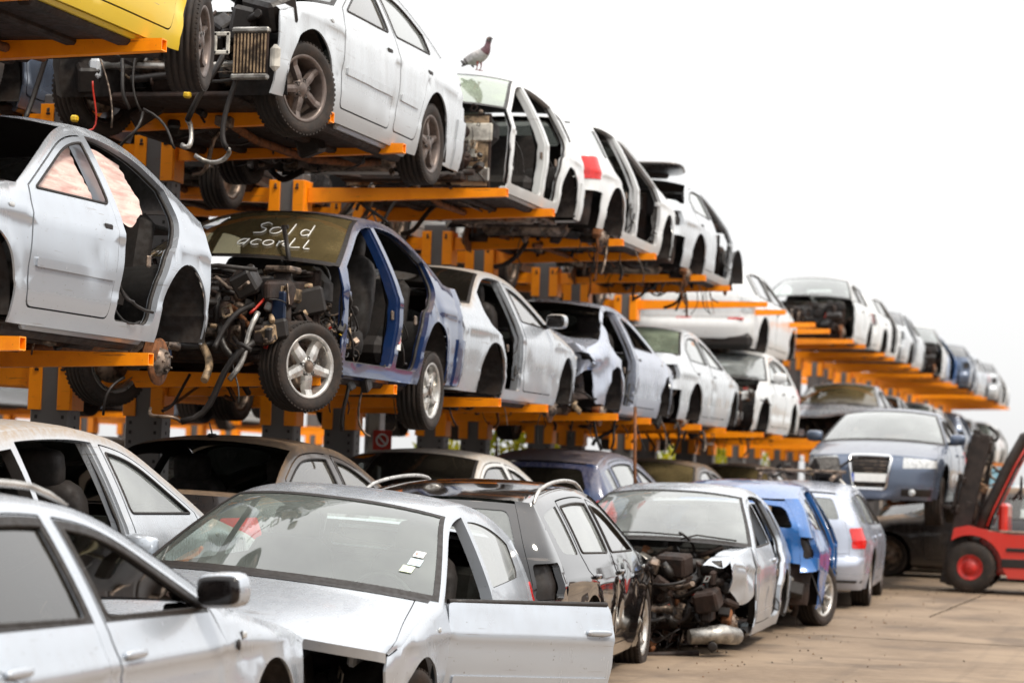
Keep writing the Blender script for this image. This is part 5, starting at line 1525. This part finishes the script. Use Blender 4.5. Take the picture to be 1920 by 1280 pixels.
# ======== forklift
def forklift():
    loc = (-2.86, 33.2, 0)
    r = thing('forklift', 'red forklift truck with black mast and overhead guard, carrying the dark blue saloon', 'forklift', loc, (0, 0, pi))
    RP = PAINTS['red']; RIMR = simple('red_rim', (.50, .018, .012), .5, 0, .4, 12); DK = simple('mast_steel', (.030, .020, .016), .5, .2, .5, 8)
    for sg in (1, -1):
        w_ = bpy.data.objects.new('wheel', None); COL.objects.link(w_); w_.parent = r; w_.location = (0, sg * .53, .345)
        mb = MB(); mb.lathe([(-.13, .17), (-.14, .22), (-.13, .31), (-.10, .340), (.10, .340), (.13, .31), (.14, .22), (.13, .17)], RUB, 40)
        for k in range(26):
            a = 2 * pi * k / 26
            for q in (-1, 1): mb.box((cos(a) * .337, q * .06, sin(a) * .337), (.022, .10, .035), RUB, (0, -a, 0))
        mb.build('tyre', w_)
        mb = MB(); mb.lathe([(sg * .12, .175), (sg * .132, .165), (sg * .10, .145), (sg * .10, .09), (sg * .125, .08), (sg * .125, 0)], RIMR, 28)
        mb.build('rim', w_)
        w2 = bpy.data.objects.new('wheel', None); COL.objects.link(w2); w2.parent = r; w2.location = (-1.75, sg * .48, .28)
        mb = MB(); mb.lathe([(-.10, .12), (-.11, .2), (-.09, .27), (.09, .27), (.11, .2), (.10, .12)], RUB, 28); mb.build('tyre', w2)
        mb = MB(); mb.lathe([(sg * .09, .125), (sg * .05, .10), (sg * .06, 0)], RP, 20); mb.build('rim', w2)
    # fenders and chassis: side outline extruded across
    def prism(mb, prof, y0, y1, mat):
        a = [mb.vert((x, y0, z)) for x, z in prof]; b = [mb.vert((x, y1, z)) for x, z in prof]; n = len(prof)
        mb.face(a, mat, 'flat'); mb.face(b[::-1], mat, 'flat')
        for i in range(n): mb.face((a[i], b[i], b[(i + 1) % n], a[(i + 1) % n]), mat, 'flat')
    mb = MB()
    for sg in (-1, 1):
        arc = [(.43 * cos(t), .345 + .43 * sin(t)) for t in [pi * (.30 + .70 * k / 12) for k in range(13)]]
        prof = [(.22, .86), (.05, .90)] + [(-.25, .84), (-.52, .80), (-1.30, .80), (-1.30, .22), (-.50, .22)] + arc[::-1]
        prism(mb, prof, sg * .38, sg * .66, RP)
    mb.bbox((-.75, 0, .50), (1.3, .80, .5), RP, .03)
    body = mb.build('chassis', r)
    mb = MB()
    prism(mb, [(-1.30, .30), (-1.30, .95), (-1.5, 1.06), (-2.15, 1.02), (-2.32, .85), (-2.34, .40), (-2.1, .25)], -.62, .62, RP); mb.build('counterweight', r)
    mb = MB(); mb.bbox((-.62, .50, .83), (.80, .24, .035), STEEL, .008); mb.bbox((-.62, .66, .42), (.42, .02, .12), BLK, .008); mb.bbox((-.62, .665, .60), (.3, .02, .05), BLK, .006); mb.build('step_plate', r)
    mb = MB(); mb.pillow((-1.05, 0, 1.02), (.5, .5, .16), BLK); mb.pillow((-1.30, 0, 1.3), (.14, .46, .5), BLK, (0, -.15, 0)); mb.build('seat', r)
    mb = MB(); mb.bbox((-.40, 0, 1.0), (.12, .8, .42), RP, .04); mb.tube([(-.5, .1, 1.25), (-.62, .1, 1.42)], .02, BLK); mb.lathe([(0, .16), (.02, .175), (.02, .15), (0, .16)], BLK, 18, (-.62, .1, 1.42), 'x'); mb.build('dashboard', r)
    mb = MB()
    for sg in (1, -1):
        mb.tube([(-.10, sg * .47, .85), (-.18, sg * .47, 1.10), (-.46, sg * .46, 1.72), (-.66, sg * .45, 2.10), (-.9, sg * .45, 2.20), (-1.7, sg * .45, 2.17), (-1.86, sg * .46, 2.08), (-1.95, sg * .5, 1.1)], [.06, .065, .07, .075, .06, .05, .05, .045], DK, 8); mb.tube([(-.20, sg * .50, .9), (-.28, sg * .50, 1.12), (-.55, sg * .49, 1.72), (-.74, sg * .48, 2.06)], .013, RP, 6)
    for x in (-.9, -1.15, -1.4, -1.65): mb.tube([(x, -.45, 2.17), (x, .45, 2.17)], .022, DK, 6)
    mb.build('overhead_guard', r)
    # mast leaning slightly back
    mr = bpy.data.objects.new('mast', None); COL.objects.link(mr); mr.parent = r; mr.location = (.30, 0, .10); mr.rotation_euler = (0, -rad(11), 0)
    mb = MB()
    for sg in (1, -1):
        mb.bbox((0, sg * .36, 1.02), (.25, .07, 2.04), DK, .008); mb.bbox((-.03, sg * .28, 1.03), (.15, .06, 2.10), DK, .008); hose(mb, random.Random(3), (-.14, sg * .1, 2.0), (-.2, sg * .12, .7), .02, BLK, .1, 6); mb.tube([(-.08, sg * .20, .1), (-.08, sg * .20, 1.85)], .035, STEEL, 8)
    for z in (.25, 1.1, 2.02): mb.bbox((-.04, 0, z), (.10, .80, .10), DK, .01)
    mb.bbox((-.05, 0, 1.92), (.2, .5, .16), DK, .02)
    for y in (-.12, -.05, .05, .12): mb.tube([(-.10, y, 1.95), (-.06, y, 1.2), (-.05, y, .4)], .014, BLK, 5)
    junk(mb, random.Random(6), (-.22, -.38, .9), (-.05, .38, 2.05), 18, 12, [DK, BLK, STEEL, BEIGE, RUST], .16, 0)
    mb.build('rails', mr)
    mb = MB(); z = .96
    mb.bbox((.10, 0, z + .05), (.05, 1.0, .10), DK, .01); mb.bbox((.10, 0, z + .45), (.05, 1.0, .08), DK, .01)
    for y in (-.4, -.15, .15, .4): mb.bbox((.10, y, z + .6), (.03, .03, 1.1), DK, .005)
    mb.build('carriage', mr)
    for y in (-.35, .35):
        mb = MB(); mb.bbox((.16, y, z + .25), (.05, .12, .55), DK, .01); mb.box((.75, y, z + .05), (1.2, .12, .045), DK); f = mb.build('fork', mr)
    return r
forklift()

# ======== pigeon on the white shell's roof
def pigeon(loc, yaw):
    r = thing('pigeon', 'grey pigeon with a purple-brown neck standing on the white shell roof edge', 'pigeon', loc, (0, 0, yaw))
    GR = simple('pigeon_grey', (.44, .42, .42), .8, 0, .3, 40); NK = simple('pigeon_neck', (.13, .06, .075), .5, 0, .5, 40); DKG = simple('pigeon_dark', (.07, .06, .06), .8, 0, .3)
    sp = [(-.20, .055, .008), (-.15, .075, .022), (-.09, .10, .045), (-.03, .125, .060), (.03, .145, .064), (.075, .175, .052), (.098, .21, .036), (.108, .245, .027), (.116, .272, .029), (.126, .288, .026), (.142, .291, .014), (.160, .284, .004)]
    pp = crs([(a, 0, b) for a, b, c in sp], 3); rr = [c for _, c in crs([(i, c) for i, (a, b, c) in enumerate(sp)], 3)]
    mb = MB(); seg = 14; rings = []
    for i, p in enumerate(pp):
        a = pp[max(0, i - 1)]; b = pp[min(len(pp) - 1, i + 1)]; t = (b - a).normalized(); n = V((-t.z, 0, t.x)); k = rr[i]
        wd = 1.25 if i < 12 else 1.0; ht = .6 if i < 5 else .95
        rings.append([mb.vert(p + n * (k * ht * sin(2 * pi * q / seg)) + V((0, k * wd * cos(2 * pi * q / seg), 0))) for q in range(seg)])
    for i in range(len(rings) - 1):
        mt = DKG if i < 5 else GR if i < 15 else NK if i < 23 else DKG
        for q in range(seg): mb.face((rings[i][q], rings[i][(q + 1) % seg], rings[i + 1][(q + 1) % seg], rings[i + 1][q]), mt, 'auto')
    mb.face(rings[0], DKG, 'auto'); mb.face(rings[-1][::-1], DKG, 'auto')
    LEG = simple('pigeon_leg', (.28, .07, .055), .7)
    for sg in (-1, 1):
        mb.tube([(.01, sg * .025, .10), (.015, sg * .027, .045), (.0, sg * .027, .004)], [.014, .006, .005], LEG, 6)
        for a in (-.5, 0, .5): mb.tube([(.0, sg * .027, .005), (.035 * cos(a), sg * .027 + .03 * sin(a), .003)], .003, LEG, 4)
        mb.tube([(.0, sg * .027, .005), (-.018, sg * .027, .003)], .003, LEG, 4)
    mb.build('body', r)
    for sg in (-1, 1):
        mb = MB(); mb.pillow((-.045, sg * .062, .118), (.20, .026, .075), simple('pigeon_wing', (.42, .40, .40), .8, 0, .3, 30), (0, -.42, 0), .9)
        for k in (-.07, -.035): mb.pillow((-.06 + k, sg * .070, .105 + k * .45), (.022, .022, .07), DKG, (0, -.7, 0), .9)
        mb.build('wing', r)
        mb = MB(); mb.pillow((.128, sg * .023, .288), (.009, .006, .009), simple('eye_orange', (.6, .2, .02), .3), None, 1.0); mb.build('eye', r)
pigeon((-6.49, 21.22, Z2 + 1.393), rad(-22))

# ======== things seen through and beyond the rack
GB = 'cars on the back side of the rack'
XB = -9.02
tb = []
bk = {}
def back(key, label, loc, yaw, **kw):
    r, _, _ = car(label, loc, yaw, step=.13, group=GB, exhaust=True, **kw); bk[key] = r; return r
back('blue', 'slate blue car on the back of the rack, glimpsed under the yellow car', (XB, 16.4, Z2), R_, shape='sedan', vis=-1, col='steel_blue', wheels=(None, None), farw=(None, None), seed=301)
back('wreck', 'stripped white wreck on the back of the top tier behind the white shell', (XB, 25.4, Z2), F_, shape='five', vis=1, col='white', cut=1.8, hood=False, bay=60, wheels=('steel', None), farw=('steel', None), seed=302)
back('dark', 'dark car on the back of the top tier above the Sold windshield', (XB, 20.9, Z2), F_, shape='sedan', vis=1, col='dark_dusty', cut=1.8, hood=False, bay=40, wheels=('steel', 'steel'), farw=('steel', 'steel'), seed=303, drop=(.1, .1))
back('silver', 'silver saloon on the ground behind the rack columns', (XB - .1, 23.2, .2), R_, shape='sedan', vis=-1, col='silver', wheels=('steel', 'steel'), farw=('steel', 'steel'), seed=304)
BK = [('dark', XB, 29.9, Z2, F_, 'dark car on the back of the top tier, fourth from the near end'), ('wreck', XB, 34.4, Z2, F_, 'white wreck on the back of the top tier, fifth from the near end'),
      ('blue', XB, 39., Z2, R_, 'slate car on the back of the top tier, sixth from the near end'), ('dark', XB, 43.4, Z2, R_, 'dark car on the back of the top tier, seventh from the near end'),
      ('dark', XB, 12.2, Z1, F_, 'dark car on the back of the middle tier behind the silver car with airbags'), ('blue', XB, 16.9, Z1, R_, 'slate blue car on the back of the middle tier behind the handwriting car'),
      ('dark', XB, 21.3, Z1, F_, 'dark car on the back of the middle tier behind the brown-roofed saloon'), ('wreck', XB, 25.8, Z1, F_, 'white wreck on the back of the middle tier behind the crumpled car'),
      ('dark', XB, 30.2, Z1, R_, 'dark car on the back of the middle tier, fifth from the near end'), ('blue', XB, 34.8, Z1, R_, 'slate car on the back of the middle tier, sixth from the near end'), ('dark', XB, 39.2, Z1, F_, 'dark car on the back of the middle tier, seventh from the near end'),
      ('silver', XB, 14.2, .2, R_, 'silver saloon on the ground behind the nearest columns'), ('dark', XB - .2, 18.6, .2, F_, 'black-roofed car on the ground behind the dark car with the aerial'),
      ('blue', XB, 28.4, .2, R_, 'slate car on the ground behind the dark blue hatchback'), ('dark', XB, 33.6, .2, F_, 'dark car on the ground behind the brown dusty car'), ('dark', XB, 38.4, .2, F_, 'dark car on the ground behind the rack, sixth from the near end')]
for k, x, y, z, yw, lb in BK: dup(bk[k], (x, y, z), lb, (0, 0, yw))

# a second rack and more cars across the aisle
for k in range(6):
    for h in (0, 1):
        y = 22.5 + 4.5 * k + 1.6 * h
        p = dup(posts[0] if posts else bpy.data.objects['rack_column'], (-17.5, y, 0), 'grey column of the second orange rack across the aisle, %s post of its %s pair' % ('nearer' if h == 0 else 'farther', ORD[k]), group='columns of the second rack')
CARS2 = [('silver', -14.6, 27., 0, F_, 'silver saloon in the aisle behind the rack, nearest of the cars there'), ('wreck', -14.4, 33., 0, R_, 'white wreck in the aisle behind the rack'), ('blue', -14.2, 38.6, 0, F_, 'slate car in the aisle behind the rack'), ('silver', -14.6, 44., 0, R_, 'silver saloon in the aisle behind the rack, farthest of the cars there'),
         ('wreck', -16.4, 25.2, Z1, R_, 'white wreck on the second rack, nearest of its row'), ('silver', -16.4, 29.7, Z1, F_, 'silver saloon on the second rack, second of its row'), ('blue', -16.4, 34.2, Z1, R_, 'slate car on the second rack, third of its row'), ('wreck', -16.4, 38.8, Z1, F_, 'white wreck on the second rack, fourth of its row')]
for k, x, y, z, yw, lb in CARS2: dup(bk[k], (x, y, z), lb, (0, 0, yw), group='cars across the aisle behind the rack')

# bushes in autumn leaf beyond the rack
def leafmat(name, a, b):
    m, nt = nodes_of(name); g = N(nt, 'ShaderNodeNewGeometry'); o = N(nt, 'ShaderNodeObjectInfo')
    tc = N(nt, 'ShaderNodeTexCoord').outputs['Object']
    f = ramp(nt, noise_node(nt, 2.5, 3., .6, tc), .35, .65)
    c = mixc(nt, f, a, b); d = N(nt, 'ShaderNodeBsdfDiffuse'); L(nt, c, d.inputs[0]); t = N(nt, 'ShaderNodeBsdfTranslucent'); L(nt, c, t.inputs[0])
    mx = N(nt, 'ShaderNodeMixShader'); mx.inputs[0].default_value = .35; L(nt, d.outputs[0], mx.inputs[1]); L(nt, t.outputs[0], mx.inputs[2]); out(nt, mx.outputs[0]); return m
LEAF = leafmat('autumn_leaves', (.42, .36, .02), (.16, .20, .015)); BARK = simple('bark', (.07, .045, .03), .9)
def bush(loc, h, rad_, seed, label):
    r = thing('bush', label, 'bush', loc, group='yellowing bushes beyond the rack'); rg = random.Random(seed)
    mb = MB(); tips = []
    for k in range(9):
        a = rg.uniform(0, 2 * pi); q = rg.uniform(.3, .9) * rad_; e = V((cos(a) * q, sin(a) * q, h * rg.uniform(.5, .95))); hose(mb, rg, (0, 0, 0), e, [.05, .045, .04, .035, .03, .025, .02, .01], BARK, .2, 5, 7); tips.append(e)
    mb.build('stems', r)
    mb = MB()
    for e in tips + [V((rg.gauss(0, .4) * rad_, rg.gauss(0, .4) * rad_, h * rg.uniform(.15, .8))) for _ in range(8)]:
        for i in range(170):
            c = e + V((rg.gauss(0, .24), rg.gauss(0, .24), rg.gauss(0, .22))) * rad_ * .8
            if c.z < .05: continue
            s_ = rg.uniform(.04, .09); R_m = Euler((rg.uniform(0, 6), rg.uniform(0, 6), rg.uniform(0, 6))).to_matrix()
            mb.face([mb.vert(c + R_m @ V(q)) for q in ((-s_, 0, 0), (0, -s_ * .5, 0), (s_, 0, 0), (0, s_ * .5, 0))], LEAF, 'flat')
    mb.build('foliage', r)
for i, (x, y, h, q, lb) in enumerate(((-11.6, 39.5, 2.5, 1.3, 'yellow-green bush behind the rack, seen under the crumpled car'), (-11.3, 56., 2.9, 1.7, 'yellow-green bush behind the rack, seen under the mirrored white wreck'), (-11.8, 62., 2.9, 1.7, 'yellow-green bush farthest behind the rack'), (-12.4, 17.5, 2.2, 1.2, 'yellow-green bush behind the near end of the rack'))):
    bush((x, y, 0), h, q, 70 + i, lb)

# white pole with its red sign
pl = thing('white_pole', 'white square pole with a small red prohibition sign between the rack columns', 'pole', (-8.06, 23.2, 0))
mb = MB(); mb.bbox((0, 0, 1.9), (.12, .10, 3.8), PALE, .01)
for sg in (-1, 1): mb.bbox((sg * .075, 0, 1.9), (.012, .16, 3.8), WHITE, .003)
mb.build('post', pl)
mb = MB(); mb.bbox((.12, -.10, 1.70), (.20, .01, .20), RED, .003); mb.build('sign_plate', pl)
mb = MB(); pts = [(.12 + .06 * cos(t), -.108, 1.70 + .06 * sin(t)) for t in [2 * pi * k / 18 for k in range(18)]]; mb.tube(pts, .009, WHITE, 5, closed=True); mb.tube([(.08, -.108, 1.74), (.16, -.108, 1.66)], .008, WHITE, 5); mb.build('prohibition_mark', pl)

# white hatchback beyond the forklift, and a rusty rod and roof clutter in the yard
car('white hatchback with red tail lamps beyond the forklift at the right edge', (-2.6, 45.5, 0), rad(80), 'five', -1, 'white', wheels=('steel', 'steel'), farw=('steel', 'steel'), seed=401, step=.13, name='parked_car')
mb = MB(); mb.tube([(0, 0, 0), (-.03, 0, .62), (-.05, .02, 1.25)], .018, RUST, 6); o = mb.build('iron_bar'); o.location = (-5.62, 24.6, .9); tag(o, 'rusty iron bar leaning upright between the dark blue hatchback and the wreck', 'bar')
rk = thing('roof_rack', 'grey broken roof rack lying on the roof of the far silver estate', 'roof rack', (-4.55, 28.75, 1.425), (0, 0, rad(94)))
for sg in (-1, 1):
    mb = MB(); mb.tube([(-.75, sg * .42, .03), (-.3, sg * .45, .10), (.4, sg * .43, .10), (.8, sg * .40, .02)], .03, STEEL, 7); mb.build('side_rail', rk)
for x in (-.5, 0., .5):
    mb = MB(); mb.bbox((x, 0, .12), (.09, 1.0, .035), STEEL, .01, (0, .05, .08 * x)); mb.build('crossbar', rk)
mb = MB(); junk(mb, random.Random(9), (-.5, -.4, .10), (.5, .4, .22), 9, 5, None, .25, 0); mb.build('scrap_parts', rk)
# cars on the other side of the lane: out of view, but mirrored in the paint
GO = 'cars across the lane mirrored in the paint'
cr, _, _ = car('red hatchback across the lane, mirrored in the black estate', (4.6, 19.5, 0), rad(80), 'five', 1, 'red', wheels=('steel', 'steel'), farw=('steel', 'steel'), seed=501, step=.13, group=GO, name='parked_car')
dup(cr, (4.9, 25.0, 0), 'red hatchback farther along across the lane', (0, 0, rad(97)), GO)
dup(bk['silver'], (4.7, 13.5, 0), 'silver saloon across the lane', (0, 0, rad(95)), GO)
dup(bk['dark'], (4.8, 7.5, 0), 'dark car across the lane', (0, 0, rad(88)), GO)
# more wrecks on the ground beyond the forklift and a pale blue container at the end of the lane
for i, (k, y, yw, lb) in enumerate((('I', 41.2, R_, 'silver saloon on the ground past the raised car, nearest of the row beyond'), ('G', 46.0, F_, 'white wreck on the ground past the raised car, second of the row beyond'), ('J', 50.6, R_, 'grey car on the ground past the raised car, third of the row beyond'),
        ('H', 55.4, R_, 'white estate on the ground past the raised car, fourth of the row beyond'), ('I', 60.4, F_, 'silver saloon on the ground past the raised car, fifth of the row beyond'), ('J', 66., F_, 'grey car on the ground at the far end of the lane'))):
    dup(FAR[k], (-4.5 + .15 * (-1) ** i, y, -.17), lb, (0, 0, yw + rad(3) * (-1) ** i), 'wrecks on the ground beyond the forklift')
ct = thing('shipping_container', 'pale blue container standing beyond the far end of the rack', 'container', (-9.2, 106., 0))
CB = simple('container_blue', (.22, .42, .52), .6, 0, .3, 2)
mb = MB(); mb.bbox((0, 3., 1.55), (2.3, 5.9, 2.5), CB, .01)
for sx in (-1, 1):
    for k in range(20): mb.bbox((sx * 1.17, .2 + .29 * k, 1.55), (.05, .14, 2.4), CB, .01)
for sx in (-1, 1):
    for y in (0, 6.): mb.bbox((sx * 1.16, y, 1.55), (.14, .14, 2.9), CB, .01)
mb.bbox((0, 0, .22), (2.3, .12, .2), CB, .01); mb.bbox((0, 0, 2.9), (2.3, .12, .16), CB, .01); mb.build('body', ct)
for sx in (-1, 1):
    mb = MB(); mb.bbox((sx * .56, -.02, 1.55), (1.08, .06, 2.45), CB, .01); d_ = mb.build('door', ct)
    mb = MB(); mb.tube([(sx * .3, -.08, .4), (sx * .3, -.08, 2.75)], .02, STEEL, 6); mb.build('locking_bar', d_)
# added out-of-view walls: dark reflections for paint and glass, less low skylight
WALL = simple('added_corrugated_wall', (.16, .12, .095), .7, 0, .4, 2)
for nm_, a_p, b_p, h_, lb in (('added_reflection_wall', (9.5, -14), (9.5, 70), 3.2, 'added brown corrugated wall across the lane, out of view, put in for reflections'), ('added_reflection_wall', (-30, -14), (9.3, -14), 4.5, 'added brown corrugated wall behind the viewpoint, out of view, put in for reflections')):
    mb = MB(); A_ = V((*a_p, 0)); B_ = V((*b_p, 0)); n_ = int((B_ - A_).length / .6); d_ = (B_ - A_).normalized(); q_ = V((-d_.y, d_.x, 0))
    P1 = [A_ + d_ * (.6 * k) + q_ * (.05 if k % 2 else 0) for k in range(n_ + 1)]
    lo_ = [mb.vert(p) for p in P1]; hi_ = [mb.vert(p + V((0, 0, h_))) for p in P1]; lo2 = [mb.vert(p - q_ * .2) for p in P1]; hi2 = [mb.vert(p - q_ * .2 + V((0, 0, h_))) for p in P1]
    for k in range(n_):
        mb.face((lo_[k], lo_[k + 1], hi_[k + 1], hi_[k]), WALL, 'flat'); mb.face((lo2[k + 1], lo2[k], hi2[k], hi2[k + 1]), WALL, 'flat'); mb.face((hi_[k], hi_[k + 1], hi2[k + 1], hi2[k]), WALL, 'flat')
    o = mb.build(nm_); o['kind'] = 'thing'; tag(o, lb, 'wall')
if HAZE:
    m, nt = nodes_of('haze_air'); pv = N(nt, 'ShaderNodeVolumePrincipled'); pv.inputs['Color'].default_value = (1., .96, .90, 1); pv.inputs['Density'].default_value = HAZE; pv.inputs['Anisotropy'].default_value = .2
    o_ = N(nt, 'ShaderNodeOutputMaterial'); L(nt, pv.outputs[0], o_.inputs['Volume'])
    mb = MB(); mb.box((0, 0, 3.0), (1300, 1300, 8.0), m); o = mb.build('haze', flat=True); o['kind'] = 'stuff'; tag(o, 'thin bright haze hanging over the far end of the yard', 'haze')
